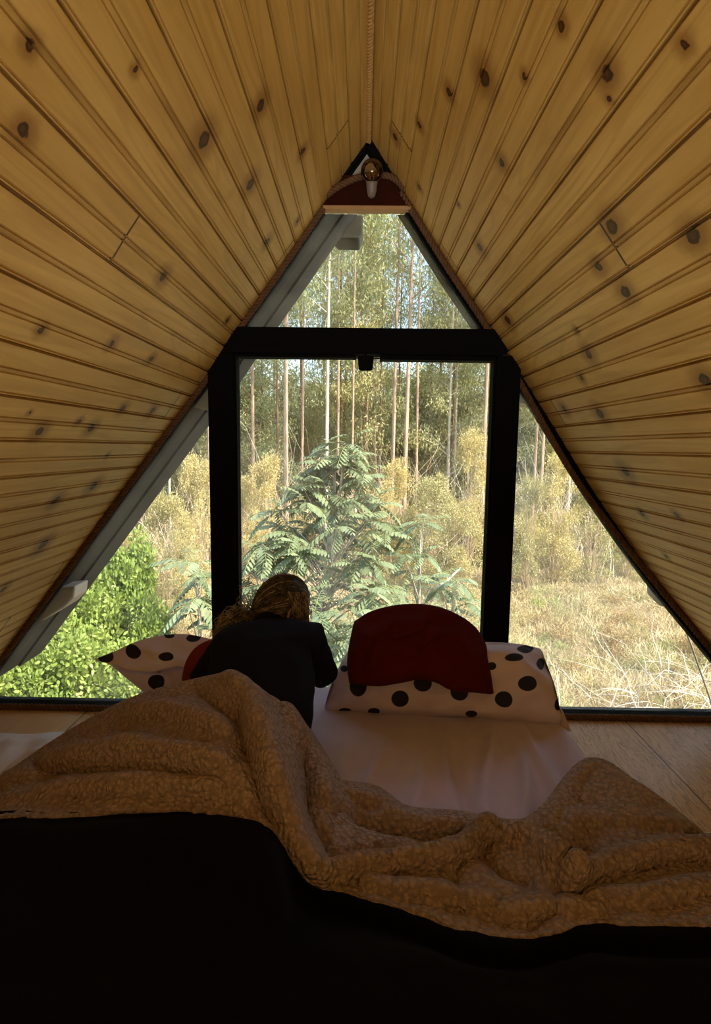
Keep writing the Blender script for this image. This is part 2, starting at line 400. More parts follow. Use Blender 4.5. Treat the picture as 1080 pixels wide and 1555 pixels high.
# ------------------------------------------------------------ eaves outside
def eave(name, side, s0, s1, y0, y1, off0, off1, mat):
    ss = np.linspace(s0, s1, 12); v = []
    for s in ss:
        x, z = prof_at(side, s); nx, nz = prof_nrm(side, max(.04, s))
        for a, y in ((off0, y0), (off0, y1), (off1, y1), (off1, y0)): v.append((x+nx*a, y, z+nz*a))
    f = [(i*4+k, i*4+(k+1) % 4, i*4+4+(k+1) % 4, i*4+4+k) for i in range(len(ss)-1) for k in range(4)]+[(0, 1, 2, 3), tuple(4*(len(ss)-1)+k for k in (3, 2, 1, 0))]
    return MB().add(v, f).build(name, mat, kind='structure')
eave('trim_10', 'left', .0, LL+.1, D+.06, D+.26, -.002, .10, grey_wood)
eave('trim_11', 'left', .0, LL+.1, D+.262, D+.44, -.012, .16, grey_wood)
eave('trim_12', 'right', .0, .86, D+.06, D+.16, .004, .10, grey_wood)
eave('trim_13', 'right', .0, .86, D+.162, D+.22, -.002, .16, grey_wood)
def outline_block(name, pts, Y, dep, mat, label):
    o = MB().prism([P(x, y, Y) for x, y in pts], (0, dep, 0)).build(name, mat, kind='structure'); return bevel(o, .008)
outline_block('trim_14', [(500, 322), (552, 326), (551, 352), (545, 364), (512, 363), (500, 350)], D+.45, .15, grey_wood, 'dark grey beam end outside, near the peak of the top pane')
outline_block('trim_15', [(284, 560), (326, 560), (326, 626), (310, 622), (286, 616)], D+.07, .12, cream_paint, 'cream painted beam end outside, beside the top of the left black upright')
outline_block('trim_16', [(50, 935), (84, 893), (114, 890), (112, 908), (98, 922), (62, 944)], D+.07, .12, cream_paint, 'cream painted beam end outside, low on the left slope')
outline_block('trim_17', [(780, 560), (800, 575), (818, 606), (808, 616), (792, 612), (780, 600)], D+.07, .12, cream_paint, 'cream painted beam end outside, beside the top of the right black upright')
gw = empty('guy_rope', P(1030, 930, D+.5), label='thin taut line with a pale tensioner outside the lower right pane', category='rope')
mb = MB(); mb.tube([P(1028, 922, D+.5), P(1052, 985, D+.5), P(1090, 1095, D+.5)], .004, 6); mb.build('line', simple('grey_line', (.16, .14, .11), .8), gw, True)
mb = MB(); mb.tube([P(988, 882, D+.5), P(995, 895, D+.5), P(1008, 911, D+.5), P(1027, 923, D+.5)], [.018, .040, .036, .006], 12); mb.build('tensioner', cream_paint, gw, True)
# ------------------------------------------------------------ cloth materials
def fabric(name, col, bump_scale=400, rough=.9, sheen=.0, dots=None, dotcol=(.03, .03, .05), bs=.15, mott=.12):
    t = NT(name); co = t.n('TexCoord').outputs['Object']
    nz = t.noise(co, 14, 3); c = t.mix(nz, tuple(x*(1-mott) for x in col), tuple(min(1, x*(1+mott)) for x in col))
    if dots:
        uv = t.n('UVMap', uv_map='uv').outputs[0]; d = spots(t, uv, dots); c = t.mix(t.smooth(d, .95, 1.05, 1, 0), c, dotcol)
    w = t.noise(co, bump_scale, 2)
    return t.finish(t.bsdf(c, rough, w, bs, .002, Sheen_Weight=sheen, Specular_IOR_Level=.15))
def sherpa_mat():
    t = NT('sherpa_fleece'); co = t.n('TexCoord').outputs['Object']
    dist = t.vm('MULTIPLY', t.n('TexNoise', {'Vector': co, 'Scale': 45.}).outputs['Color'], (.014, .014, .014)); v = t.vm('ADD', co, dist)
    vo = t.n('TexVoronoi', {'Vector': v, 'Scale': 80.}, feature='F1').outputs['Distance']
    n2 = t.noise(co, 260, 3, .6)
    h = t.math('ADD', t.math('MULTIPLY', vo, -1.3), t.math('MULTIPLY', n2, .6))
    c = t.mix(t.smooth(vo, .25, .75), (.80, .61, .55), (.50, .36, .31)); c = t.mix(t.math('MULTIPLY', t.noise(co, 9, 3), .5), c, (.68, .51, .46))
    return t.finish(t.bsdf(c, 1, h, 1.0, .022, Specular_IOR_Level=.05, Sheen_Weight=.15))
sherpa = sherpa_mat()
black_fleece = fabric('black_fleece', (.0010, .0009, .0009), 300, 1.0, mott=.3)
sheet_mat = fabric('white_cotton_sheet', (.66, .58, .74), 500, .9)
# ------------------------------------------------------------ mattress
MZ = .15; mx0, mx1, my0, my1 = -.865, .725, -.95, D-.04
mt = empty('mattress', (-.07, .6, 0), label='mattress lying on the floor under a white fitted sheet, head end against the window', category='mattress')
def wrinkle(x, y):
    w = 0
    for (x0, a, wd, y0, y1) in ((.05, .010, .018, 1.1, 1.75), (.16, .008, .015, 1.15, 1.7), (.27, .010, .014, 1.0, 1.8), (.38, .012, .018, 1.0, 1.9), (.30, -.010, .02, 1., 1.8), (.46, .012, .014, 1., 1.8), (.54, .013, .018, .9, 1.9), (.62, -.008, .02, 1., 1.9), (-.05, .009, .018, 1.2, 1.7)):
        xx = x0+.16*(y-1.5)+.025*math.sin(y*7+x0*20); k = math.exp(-((x-xx)/wd)**2)*max(0, min(1, (y-y0)*4))*max(0, min(1, (y1-y)*5)); w += 2.2*a*k
    return w+.006*noise.noise(Vector((x*4, y*3, 0)))
NX, NY = 130, 110; v = []; f = []
for j in range(NY+1):
    for i in range(NX+1):
        a = -1+2*i/NX; b = -1+2*j/NY
        # rounded-edge box, top and sides in one sheet
        def ed(q): 
            s_ = abs(q); 
            return (min(1, s_/.93), max(0, (s_-.93)/.07))
        ax, dx = ed(a); by, dy = ed(b); r = .03
        x = (mx0+mx1)/2+math.copysign((mx1-mx0)/2*(ax if dx == 0 else 1), a); y = (my0+my1)/2+math.copysign((my1-my0)/2*(by if dy == 0 else 1), b)
        dd = max(dx, dy); z = MZ*(1-dd)
        if dd == 0:
            e = max((abs(x-(mx0+mx1)/2)/((mx1-mx0)/2)), (abs(y-(my0+my1)/2)/((my1-my0)/2))); z = MZ-.02*max(0, (e-.96)/.04)**2+wrinkle(x, y)*(1 if e < .97 else .2)
        else: z = (MZ-.02)*(1-dd)+.004
        v.append((x, y, z))
for j in range(NY):
    for i in range(NX): n = j*(NX+1)+i; f.append((n, n+1, n+NX+2, n+NX+1))
link('fitted_sheet', pm(v, f), sheet_mat, mt, True, label='white fitted sheet')
bevel(MB().box((mx0+.02, my0+.02, .004), (mx1-.02, my1-.02, MZ-.03)).build('core', simple('mattress_core', (.5, .45, .4), .9), mt), .02)
# ------------------------------------------------------------ inflated cushions
def inflate(name, out, Y, thick, mat, parent=None, rings=16, per=14, yfun=None, zfun=None, back=.5, pw=2.2, wr=.008, wscale=9, sharp=(), uvs=None, seed=0, ridges=(), **tags):
    """closed cushion: outline in the photo's frame at depth Y (yfun gives the seam's depth), bulging thick towards the room and back*thick away"""
    pts = cr([(a, b, 0) for a, b in out]+[(out[0][0], out[0][1], 0)], per)[:-1] if not sharp else None
    if pts is None:
        # Catmull-Rom with sharp corners
        o2 = list(out); n = len(o2); pts = []
        runs = sorted(sharp); 
        for a, b in zip(runs, runs[1:]+[runs[0]+n]):
            seg = [(o2[i % n][0], o2[i % n][1], 0) for i in range(a, b+1)]; pts += cr(seg, per)[:-1]
    pts = np.array(pts)[:, :2]; n = len(pts); c = pts.mean(0)
    v = []; f = []; uv = []
    yf = yfun or (lambda x, y: Y)
    def disp(side, k):
        for i in range(n):
            q = c+(pts[i]-c)*k; y0 = yf(q[0], q[1]); e = (1-k**pw); e = max(0, e)**.6
            p = P(q[0], q[1], y0); d = ray(q[0], q[1]).normalized()
            wn = noise.noise(Vector((p.x*wscale+seed, p.z*wscale*1.6, side)))*wr+noise.noise(Vector((p.x*wscale*3+seed, p.z*wscale*3, side+4)))*wr*.4
            rg = 0
            if side < 0:
                for (line, am, wd) in ridges: rg += am*math.exp(-(poly_dist(q[0], q[1], line)/wd)**2)
            amt = thick*e*(1 if side < 0 else back)+(wn+rg)*min(1, (1-k)*5)
            v.append(p+Vector((0, side*amt, 0)) if side > 0 else p+Vector((d.x*-amt, -amt, d.z*-amt*.0)))
            uv.append((q[0]/1000, q[1]/1000))
    ks = [math.sin(PI/2*(1-j/rings)) for j in range(rings)]   # 1 -> 0
    for k in ks: disp(-1, k)
    ci = len(v); q = c; d = ray(q[0], q[1]).normalized(); v.append(P(c[0], c[1], yf(*c))+Vector((0, -thick, 0))); uv.append(tuple(c/1000))
    b0 = len(v)
    for k in ks[1:]: disp(1, k)
    v.append(P(c[0], c[1], yf(*c))+Vector((0, thick*back, 0))); uv.append(tuple(c/1000)); cb = len(v)-1
    for j in range(rings-1):
        for i in range(n): f.append((j*n+i, j*n+(i+1) % n, (j+1)*n+(i+1) % n, (j+1)*n+i))
    for i in range(n): f.append(((rings-1)*n+i, (rings-1)*n+(i+1) % n, ci))
    bi = lambda j, i: (i % n) if j == 0 else b0+(j-1)*n+(i % n)
    for j in range(rings-1):
        for i in range(n): f.append((bi(j, i), bi(j+1, i), bi(j+1, i+1), bi(j, i+1)))
    for i in range(n): f.append((bi(rings-1, i), cb, bi(rings-1, i+1)))
    me = pm(v, f); ul = me.uv_layers.new(name='uv'); ul.data.foreach_set('uv', np.array([uv[l.vertex_index] for l in me.loops]).ravel())
    bm = bmesh.new(); bm.from_mesh(me); bmesh.ops.recalc_face_normals(bm, faces=bm.faces); bm.to_mesh(me); bm.free()
    return link(name, me, mat, parent, True, **tags)
def poly_dist(x, y, line):
    best = 1e9
    for (x0, y0), (x1, y1) in zip(line, line[1:]):
        dx, dy = x1-x0, y1-y0; t = max(0, min(1, ((x-x0)*dx+(y-y0)*dy)/(dx*dx+dy*dy))); best = min(best, math.hypot(x-x0-t*dx, y-y0-t*dy))
    return best
# right polka-dot pillow : a plump slab with its opening flap hanging out at the right
def u(*L): return [(x/1000, y/1000, rx/1000, ry/1000) for x, y, rx, ry in L]
dR = u((544,1042,13,16),(608,1061,13.5,12.5),(643,1037,14,13),(698,1051,14,13),(766,1062,13.5,12.5),(801,1038,13.5,11.5),(779,999,13,6),(748,1011,7,6),(797,986,12,6),(823,1008,6,9),(523,1016,6,5),(568,1080,9,5),(715,1084,9,5),(524,1080,10,5),(848,1070,5,9),(700,985,13,6),(640,990,13,6))
dL = u((183,1001,0,0) if 0 else (160,995,13,8),(203,985,12,8),(253,987,11.5,5.5),(238,1027,12.5,12.5),(294,967,11,4),(257,964,8,3),(300,982,8,4),(300,1030,10,10),(330,1000,10,8))
pilR = fabric('polka_dot_cotton_right', (.72, .62, .74), 500, .9, dots=dR)
pilL = fabric('polka_dot_cotton_left', (.76, .66, .80), 500, .9, dots=dL)
pr = empty('pillow', P(680, 1085, 1.93), label='white pillow with large dark polka dots under the red cushion, right side of the bed', category='pillow')
# front/top surface lofted: rows from the bottom front seam over the top to the rear seam
def loft(name, rows, mat, parent, nu=10, nv=10, close_bottom=True, disp=None, uvpix=True, **tags):
    R = [cr([tuple(q) for q in r], nu) for r in rows]; m = len(R[0]); cols = [cr([R[j][i] for j in range(len(R))], nv) for i in range(m)]
    k = len(cols[0]); v = []; uv = []
    for j in range(k):
        for i in range(m):
            px, py, Y = cols[i][j]; p = P(px, py, Y)
            if disp: p = disp(p, px, py, i/(m-1), j/(k-1))
            v.append(p); uv.append((px/1000, py/1000))
    f = [(j*m+i, j*m+i+1, (j+1)*m+i+1, (j+1)*m+i) for j in range(k-1) for i in range(m-1)]
    me = pm(v, f); ul = me.uv_layers.new(name='uv'); ul.data.foreach_set('uv', np.array([uv[l.vertex_index] for l in me.loops]).ravel())
    return link(name, me, mat, parent, True, **tags)
rowsR = [
 [(500,1084,1.97),(560,1084,1.93),(640,1087,1.92),(720,1090,1.91),(790,1100,1.89),(846,1108,1.88)],
 [(494,1076,1.95),(560,1074,1.895),(640,1076,1.88),(720,1078,1.87),(790,1086,1.855),(853,1096,1.86)],
 [(497,1058,1.95),(560,1048,1.88),(640,1046,1.865),(720,1048,1.855),(790,1052,1.845),(850,1072,1.86)],
 [(507,1030,1.97),(560,1020,1.90),(640,1015,1.885),(720,1012,1.875),(790,1018,1.87),(842,1040,1.89)],
 [(518,1008,2.0),(570,998,1.95),(640,992,1.94),(720,988,1.94),(790,990,1.95),(832,1012,1.97)],
 [(528,992,2.06),(580,984,2.04),(640,980,2.04),(720,978,2.05),(780,979,2.07),(822,990,2.08)],
 [(534,998,2.11),(584,988,2.12),(640,984,2.14),(720,980,2.15),(775,981,2.15),(812,990,2.15)],
 [(534,1040,2.14),(584,1030,2.16),(640,1030,2.17),(720,1030,2.18),(775,1030,2.18),(812,1036,2.17)],
]
def soft(am, sc, sd=0):
    def f_(p, px, py, s, t_):
        k = min(1, 6*s, 6*(1-s))
        return p+Vector((0, -1, .5))*(noise.noise(Vector((p.x*sc+sd, p.y*sc, p.z*sc)))*am+noise.noise(Vector((p.x*sc*3+sd, p.y*sc*3, p.z*sc*3)))*am*.4)
    return f_
o = loft('pillow_case', rowsR, pilR, pr, disp=soft(.030, 8)); 
m_ = o.modifiers.new('thick', 'SOLIDIFY'); m_.thickness = .012; m_.offset = -1
# end caps of the pillow
for s_, nm in ((0, 'left'), (-1, 'right')):
    prof_ = cr([P(*r[s_]) for r in rowsR], 8); c_ = Vector(sum((Vector(q) for q in prof_), Vector())/len(prof_))+Vector((-.02 if s_ == 0 else .02, 0, 0))
    v = [Vector(q) for q in prof_]+[c_]; n = len(prof_)
    mb = MB(); mb.add(v, [(i, (i+1) % n, n) for i in range(n)])
    me = mb.mesh(); ul = me.uv_layers.new(name='uv'); link('case_end', me, fabric('polka_cotton_end', (.72, .62, .74)), pr, True)
fl = MB(); a_ = [P(846,1070,1.88), P(856,1082,1.87), P(868,1111,1.86), P(820,1102,1.885), P(780,1098,1.89), P(838,1092,1.87)]
fl.prism([a_[0], a_[1], a_[2], a_[3], a_[4], a_[5]], (0, .006, .002)); fl.build('case_flap', pilR and fabric('flap_cotton', (.60, .48, .48)), pr, False, label='open flap of the pillow case')
# left polka-dot pillow, its corner pointing left
tip = [(143,1001),(172,990),(205,975),(240,966),(275,963),(305,967),(335,978),(352,1010),(340,1045),(290,1062),(235,1060),(215,1048),(190,1028),(165,1008)]
inflate('pillow', tip, 2.02, .055, pilL, back=.9, sharp=[0], yfun=lambda x, y: 2.09-.15*(y-960)/100, wr=.016, wscale=12, ridges=[([(205,975),(262,985),(300,1005)], .022, 7), ([(190,1005),(250,1000),(290,994)], .040, 9), ([(296,1000),(292,1030),(282,1052)], .03, 8), ([(255,1015),(262,1040)], -.02, 8)],
        label='white pillow with large dark polka dots and a pointed corner, left of the person', category='pillow')
red_velvet = fabric('dark_red_cushion_cloth', (.085, .006, .005), 300, .9, .0)
red2 = fabric('brick_red_cushion_cloth', (.22, .025, .018), 300, .9, .0)
rc = [(530,1036),(527,1010),(529,985),(535,955),(538,944),(560,930),(590,921),(625,917),(660,920),(695,933),(722,952),(738,978),(741,1000),(746,1025),(750,1052),(725,1050),(695,1047),(672,1036),(640,1030),(600,1036),(565,1039)]
rid = [([(545,955),(600,935),(640,930)], .012, 6), ([(560,1000),(575,960),(640,938)], .010, 7), ([(640,965),(660,950),(700,948)], .008, 6), ([(600,950),(640,940),(690,955),(725,985)], .008, 6), ([(540,985),(560,955),(590,940)], .010, 5)]
inflate('cushion', rc, 1.98, .10, red_velvet, back=.9, sharp=[4, 14, 0], rings=22, yfun=lambda x, y: 1.975-.125*max(0, min(1, (y-940)/90.)), wr=.016, wscale=8, ridges=[(a, 2.2*b, c) for a, b, c in rid],
        label='dark red cushion propped on the right polka-dot pillow', category='cushion')
rc2 = [(276,1030),(282,1005),(296,984),(318,972),(345,968),(380,975),(390,1010),(380,1042),(330,1048),(285,1045)]
inflate('cushion', rc2, 1.86, .05, red2, back=.9, yfun=lambda x, y: 1.90-.08*(y-970)/80, wr=.01, ridges=[([(285,1015),(300,995),(330,978)], .012, 5), ([(292,1030),(305,1005),(330,990)], .010, 5)],
        label='red cushion tucked under the left arm of the person', category='cushion')
# ------------------------------------------------------------ blanket
T = [(-90,1262,1.40),(0,1190,1.52),(85,1130,1.58),(180,1076,1.60),(260,1048,1.58),(345,1031,1.54),(385,1045,1.52),(435,1072,1.50),(475,1128,1.50),(500,1170,1.45),(518,1199,1.42),(570,1208,1.38),(620,1240,1.33),(700,1248,1.32),(790,1262,1.30),(835,1240,1.34),(900,1165,1.47),(965,1197,1.43),(1025,1240,1.37),(1095,1300,1.28)]
B = [(-90,1275,1.22),(0,1250,1.24),(90,1252,1.23),(180,1243,1.22),(260,1240,1.21),(340,1241,1.20),(385,1250,1.19),(415,1275,1.17),(440,1310,1.14),(468,1345,1.11),(500,1360,1.09),(570,1380,1.07),(640,1402,1.045),(710,1428,1.02),(800,1438,1.0),(860,1424,1.0),(905,1414,1.01),(960,1418,1.0),(1050,1418,1.0),(1120,1420,1.0)]
def setz(r, zs):
    out = []
    for (x, y, Y), z in zip(r, zs):
        out.append((x, y, Y if z is None else Pz(x, y, z).y))
    return out
T = setz(T, [None]*9+[.26, .225, .21, .20, .20, .20, .23, .24, .235, .20, .16])
B = setz(B, [.25, .27, .29, .31, .32, .325, .325, .31, .28, .25, .235]+[.225]*9)
def lerp(a, b, t): return tuple(a[k]*(1-t)+b[k]*t for k in range(3))
LB = [0, .01, .03, .05, .07, .085, .09, .08, .05, .02]+[0]*10
def midrow(t, yb): return [(q[0], q[1], q[2]-(yb+lb)*math.sin(PI*t**.8)) for q, lb in ((lerp(a, b, t), lb) for a, b, lb in zip(T, B, LB))]
folds = [([(352,1034),(385,1075),(405,1130),(425,1200),(450,1280),(475,1330)], .030, 17), ([(362,1090),(378,1150),(395,1210),(420,1262)], -.022, 13), ([(440,1085),(470,1150),(500,1215),(520,1245)], .018, 14), ([(455,1150),(462,1220),(490,1290)], -.020, 14),
 ([(20,1195),(90,1160),(200,1140),(330,1160)], .016, 14), ([(10,1225),(120,1200),(240,1195),(330,1205)], .012, 12), ([(200,1085),(270,1085),(340,1110)], .014, 13), ([(60,1175),(180,1172),(300,1182)], -.014, 10),
 ([(300,1050),(345,1090),(360,1150)], -.010, 14),
 ([(520,1206),(580,1222),(640,1248),(720,1250)], .012, 11), ([(510,1240),(580,1262),(650,1275),(700,1270)], -.018, 12), ([(495,1340),(560,1322),(640,1312),(700,1300),(738,1262)], .026, 14), ([(500,1310),(580,1300),(660,1290)], -.014, 11),
 ([(737,1255),(775,1270),(820,1296),(862,1330)], .030, 16), ([(730,1300),(760,1330),(810,1350)], -.016, 16), ([(862,1345),(920,1320),(1000,1300),(1080,1298)], .022, 14), ([(800,1262),(850,1290),(900,1300)], -.018, 12),
 ([(900,1372),(980,1368),(1080,1350)], .014, 13), ([(870,1250),(950,1245),(1040,1262)], .008, 14), ([(560,1350),(650,1362),(740,1380)], .014, 13), ([(760,1395),(850,1380),(900,1392)], .012, 14), ([(850,1350),(840,1390),(810,1420)], -.012, 14), ([(700,1310),(690,1350),(700,1390)], -.010, 12)]
UPV = Vector((0, -.45, .9))
def fdisp(p, px, py, s, t_):
    a = 0
    for line, am, w in folds:
        w *= .85; d = poly_dist(px, py, line)
        if d < 3*w: a += am*math.exp(-(d/w)**2)
    edge = min(1, t_*5.5)*min(1, (1-t_)*9)
    a = a*2.2*edge+(.012*noise.noise(Vector((p.x*8, p.y*8, p.z*8)))+.006*noise.noise(Vector((p.x*22, p.y*22, p.z*22)))+.0035*noise.noise(Vector((p.x*70, p.y*70, p.z*70))))*min(1, t_*6)
    return p+UPV*a
# hidden back: falls away behind the crest
def backrow(k):
    r = []
    for i, (x, y, Y) in enumerate(T):
        lift = {0: 0, 1: 0, 2: .3, 3: .7, 4: 1, 5: 1, 6: 1, 7: .8, 8: .5, 9: .3}.get(i, 0.)
        p = P(x, y, Y); base = MZ+.03 if mx0 < p.x < mx1 else .03
        q = Vector((p.x, p.y+.02+k*(.02+.14*lift), max(base, p.z-k*(.02+.22*lift))))
        r.append(q)
    return r
def inv(p):   # world -> photo frame, depth
    d = p-CAM; w = d.dot(FW); return (540+F*d.dot(RT)/w, 777.5-F*d.dot(UP)/w, p.y)
bk = empty('blanket', P(560, 1300, 1.2), label='thick blanket, beige fleece side folded out over its black side, across the bed', category='blanket')
rows = [[inv(q) for q in backrow(1)], [inv(q) for q in backrow(.45)], T, midrow(.12, .01), midrow(.35, .02), midrow(.62, .02), midrow(.86, .01), B]
nb_ = [0]
def bdisp(p, px, py, s, t_):
    tt = (t_-2/7)/(5/7)
    return p if tt <= 0 else fdisp(p, px, py, s, tt)
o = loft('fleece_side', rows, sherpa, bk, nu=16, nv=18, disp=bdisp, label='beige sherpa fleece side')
m_ = o.modifiers.new('thick', 'SOLIDIFY'); m_.thickness = .016; m_.offset = -1
# black side: rolls out from under the hem and runs on towards the camera
K1 = [(x, y-10, Y+.03) for x, y, Y in B]
K2 = [(x, y+6, Y-.012) for x, y, Y in B]
def kz(x, py, hl, hr):   # farther rows at chosen heights
    s = max(0, min(1, (x+90)/1210)); return hl*(1-s)+hr*s
def krow(pys, hl, hr):
    r = []
    for (x, y, Y) in B:
        py = pys; p = Pz(x, py, kz(x, py, hl, hr)); r.append((x, py, p.y))
    return r
K3 = [(x, y+45, Pz(x, y+45, P(x, y, Y).z-.01+.03*(1 if x < 420 else 0)).y) for x, y, Y in B]
K4 = [(x, max(1480, y+70), Pz(x, max(1480, y+70), kz(x, 0, .34, .24)).y) for x, y, Y in B]
K5 = krow(1640, .34, .25); K6 = krow(2100, .33, .26)
K7 = [(x, y, Y) for (x, y, Y) in [inv(Vector((p.x*1.15, .12, .26))) for p in [P(*q) for q in K6]]] if 0 else krow(2700, .30, .26)
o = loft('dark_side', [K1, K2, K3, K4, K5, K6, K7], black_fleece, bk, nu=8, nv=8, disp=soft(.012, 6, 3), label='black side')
m_ = o.modifiers.new('thick', 'SOLIDIFY'); m_.thickness = .012; m_.offset = -1
# white bedding on the floor either side
def mound(name, cx, cyy, rx, ry, h, sd, mat, **tags):
    N = 46; v = []; f = []
    for j in range(N+1):
        for i in range(N+1):
            a = -1+2*i/N; b = -1+2*j/N; r = (abs(a)**3+abs(b)**3)**(1/3.)
            e = max(0, 1-r**4) ; x = cx+a*rx+.02*noise.noise(Vector((b*2, sd, 0))); y = cyy+b*ry+.03*noise.noise(Vector((a*2, sd, 5)))
            w = abs(noise.noise(Vector((x*7, y*4, sd))))*.7+abs(noise.noise(Vector((x*14+3, y*10, sd))))*.35
            v.append((x, y, .004+e*(h*(.55+w))))
    for j in range(N):
        for i in range(N): n = j*(N+1)+i; f.append((n, n+1, n+N+2, n+N+1))
    n = len(v); v += [(x, y, .002) for x, y, z in v]; f += [tuple(i+n for i in q[::-1]) for q in f]
    return link(name, pm(v, f), mat, None, True, **tags)
duv = fabric('white_duvet_cotton', (.78, .74, .84), 400, .9)
mound('folded_duvet', -1.22, 1.50, .32, .50, .085, 3, duv, label='crumpled white duvet on the floor left of the mattress', category='duvet')
mound('folded_duvet', 1.17, 1.02, .30, .50, .075, 9, duv, label='white bedding on the floor at the right edge, beyond the blanket corner', category='duvet')
# ------------------------------------------------------------ person lying on her front, propped on the elbows
def skinned(chains, sub=2, name='skin_tmp'):
    """chains: list of [(pos, rx, ry), ...]; chain starts are joined to an existing vertex when they coincide"""
    vs = []; es = []; rad = []
    def idx(p, r):
        for i, q in enumerate(vs):
            if (q-Vector(p)).length < 1e-5: return i
        vs.append(Vector(p)); rad.append(r); return len(vs)-1
    for ch in chains:
        last = None
        for p, rx, ry in ch:
            i = idx(p, (rx, ry))
            if last is not None: es.append((last, i))
            last = i
    me = bpy.data.meshes.new(name); me.from_pydata([tuple(v) for v in vs], es, []); me.update()
    o = bpy.data.objects.new(name, me); COL.objects.link(o)
    o.modifiers.new('skin', 'SKIN'); 
    for i, r in enumerate(rad): me.skin_vertices[0].data[i].radius = r
    me.skin_vertices[0].data[0].use_root = True
    s = o.modifiers.new('sub', 'SUBSURF'); s.levels = sub; s.render_levels = sub
    dg = bpy.context.evaluated_depsgraph_get(); dg.update(); r = bpy.data.meshes.new_from_object(o.evaluated_get(dg)); bpy.data.objects.remove(o); return r
def fuse(meshes, voxel, smooth=2):
    bm = bmesh.new()
    for m in meshes: bm.from_mesh(m)
    me = bpy.data.meshes.new('fused'); bm.to_mesh(me); bm.free(); me.materials.clear()
    o = bpy.data.objects.new('fused', me); COL.objects.link(o)
    r = o.modifiers.new('r', 'REMESH'); r.mode = 'VOXEL'; r.voxel_size = voxel; r.use_smooth_shade = True
    if smooth: s = o.modifiers.new('s', 'SMOOTH'); s.iterations = smooth; s.factor = .5
    dg = bpy.context.evaluated_depsgraph_get(); dg.update(); out = bpy.data.meshes.new_from_object(o.evaluated_get(dg)); bpy.data.objects.remove(o); return out
HC = P(429, 926, 1.95)      # head centre
ff = Vector((.74, .60, -.22)).normalized(); fu = (Vector((-.12, -.10, 1))-ff*Vector((-.12, -.10, 1)).dot(ff)).normalized(); fs = ff.cross(fu)   # face forward / up / side
def head_pt(d, k=1.0):
    """d: unit direction in head frame (side, forward, up)"""
    x, y, z = d; g = lambda a, b, c, w: math.exp(-((x-a)**2+(y-b)**2+(z-c)**2)/w)
    r = 1.0
    rx, ry, rz = .074, .094, .110
    jaw = max(0, -z); px_ = x*rx*(1-.30*jaw*jaw-.10*max(0, y)*jaw); py_ = y*ry*(1-.12*jaw*(1 if y < 0 else 0)); pz_ = z*rz
    # brow, eye sockets, nose, lips, chin, cheeks
    f = 0
    f += .006*(g(.25, .93, .26, .02)+g(-.25, .93, .26, .02)); f -= .012*(g(.34, .92, .06, .02)+g(-.34, .92, .06, .02)); f += .006*(g(.34, .92, .05, .006)+g(-.34, .92, .05, .006))
    f += .010*g(0, .99, .08, .010)+.026*g(0, .98, -.14, .012)+.018*g(0, .99, -.04, .008); f += .010*(g(.10, .96, -.20, .005)+g(-.10, .96, -.20, .005))
    f += .010*g(0, .90, -.42, .012)+.009*g(.07, .87, -.50, .01)+.009*g(-.07, .87, -.50, .01); f -= .004*g(0, .89, -.46, .002)
    f += .014*g(0, .70, -.72, .04); f += .005*(g(.55, .75, -.25, .06)+g(-.55, .75, -.25, .06))
    py_ += f
    e = .012*(g(.98, -.08, -.02, .012)+g(-.98, -.08, -.02, .012)); px_ += math.copysign(e, x)
    return HC+(fs*px_+ff*py_+fu*pz_)*k
v = []; f = []; NS, NR = 96, 64
for i in range(NR+1):
    th = PI*i/NR
    for j in range(NS):
        ph = 2*PI*j/NS; v.append(head_pt((math.sin(th)*math.cos(ph), math.sin(th)*math.sin(ph), math.cos(th))))
for i in range(NR):
    for j in range(NS): f.append((i*NS+j, (i+1)*NS+j, (i+1)*NS+(j+1) % NS, i*NS+(j+1) % NS))
head_me = pm(v, f)
ears = MB()
for s in (-1, 1):
    c0 = HC+fs*(s*.074)-ff*.006-fu*.004; ring = [c0+fs*(s*(.004+.010*abs(math.sin(a*.5))))+ff*(-.008+.016*math.cos(a))+fu*(.030*math.sin(a)) for a in np.linspace(0, 2*PI, 15)]
    ears.tube(ring, .0055, 8); ears.tube([c0+fu*-.02, c0+fu*.018], .010, 8)
ears_me = ears.mesh()
pelvis = Vector((-.31, 1.40, .262)); waist = Vector((-.305, 1.53, .335)); chest = Vector((-.32, 1.69, .415)); neck0 = Vector((-.31, 1.81, .475)); neck1 = HC-fu*.07-ff*.035
shR, shL = P(472, 974, 1.80), P(350, 988, 1.77); elR, elL = P(493, 1034, 1.81), P(303, 1044, 1.83)
wrR, wrL = Vector((-.21, 2.00, .42)), Vector((-.40, 1.99, .40))
body_ch = [[(pelvis, .135, .100), (waist, .115, .10), (chest, .135, .105), (neck0, .065, .06), (neck1, .045, .047), (HC-fu*.02, .05, .05)],
 [(chest+Vector((0, .04, .02)), .10, .09)]]
body_ch[0].insert(3, (chest+Vector((0, .06, .03)), .115, .09)); body_ch.pop()
ctr = body_ch[0][3][0]
for sh, el, wr in ((shR, elR, wrR), (shL, elL, wrL)):
    body_ch.append([(ctr, .115, .09), (sh, .060, .056), (sh.lerp(el, .5), .046, .046), (el, .038, .038), (el.lerp(wr, .45), .034, .033), (wr, .024, .021)])
hip = pelvis+Vector((0, -.04, -.005))
for s, kx in ((-1, -.43), (1, -.23)):
    h_ = pelvis+Vector((s*.075, -.08, -.02)); kn = Vector((kx, .98, .225)); an = Vector((kx-.01, .60, .205)); to = Vector((kx-.01, .47, .19))
    body_ch.append([(pelvis, .135, .100), (h_, .078, .074), (h_.lerp(kn, .5), .066, .062), (kn, .048, .046), (kn.lerp(an, .35), .047, .045), (an, .029, .028), (to, .032, .018)])
hands = []
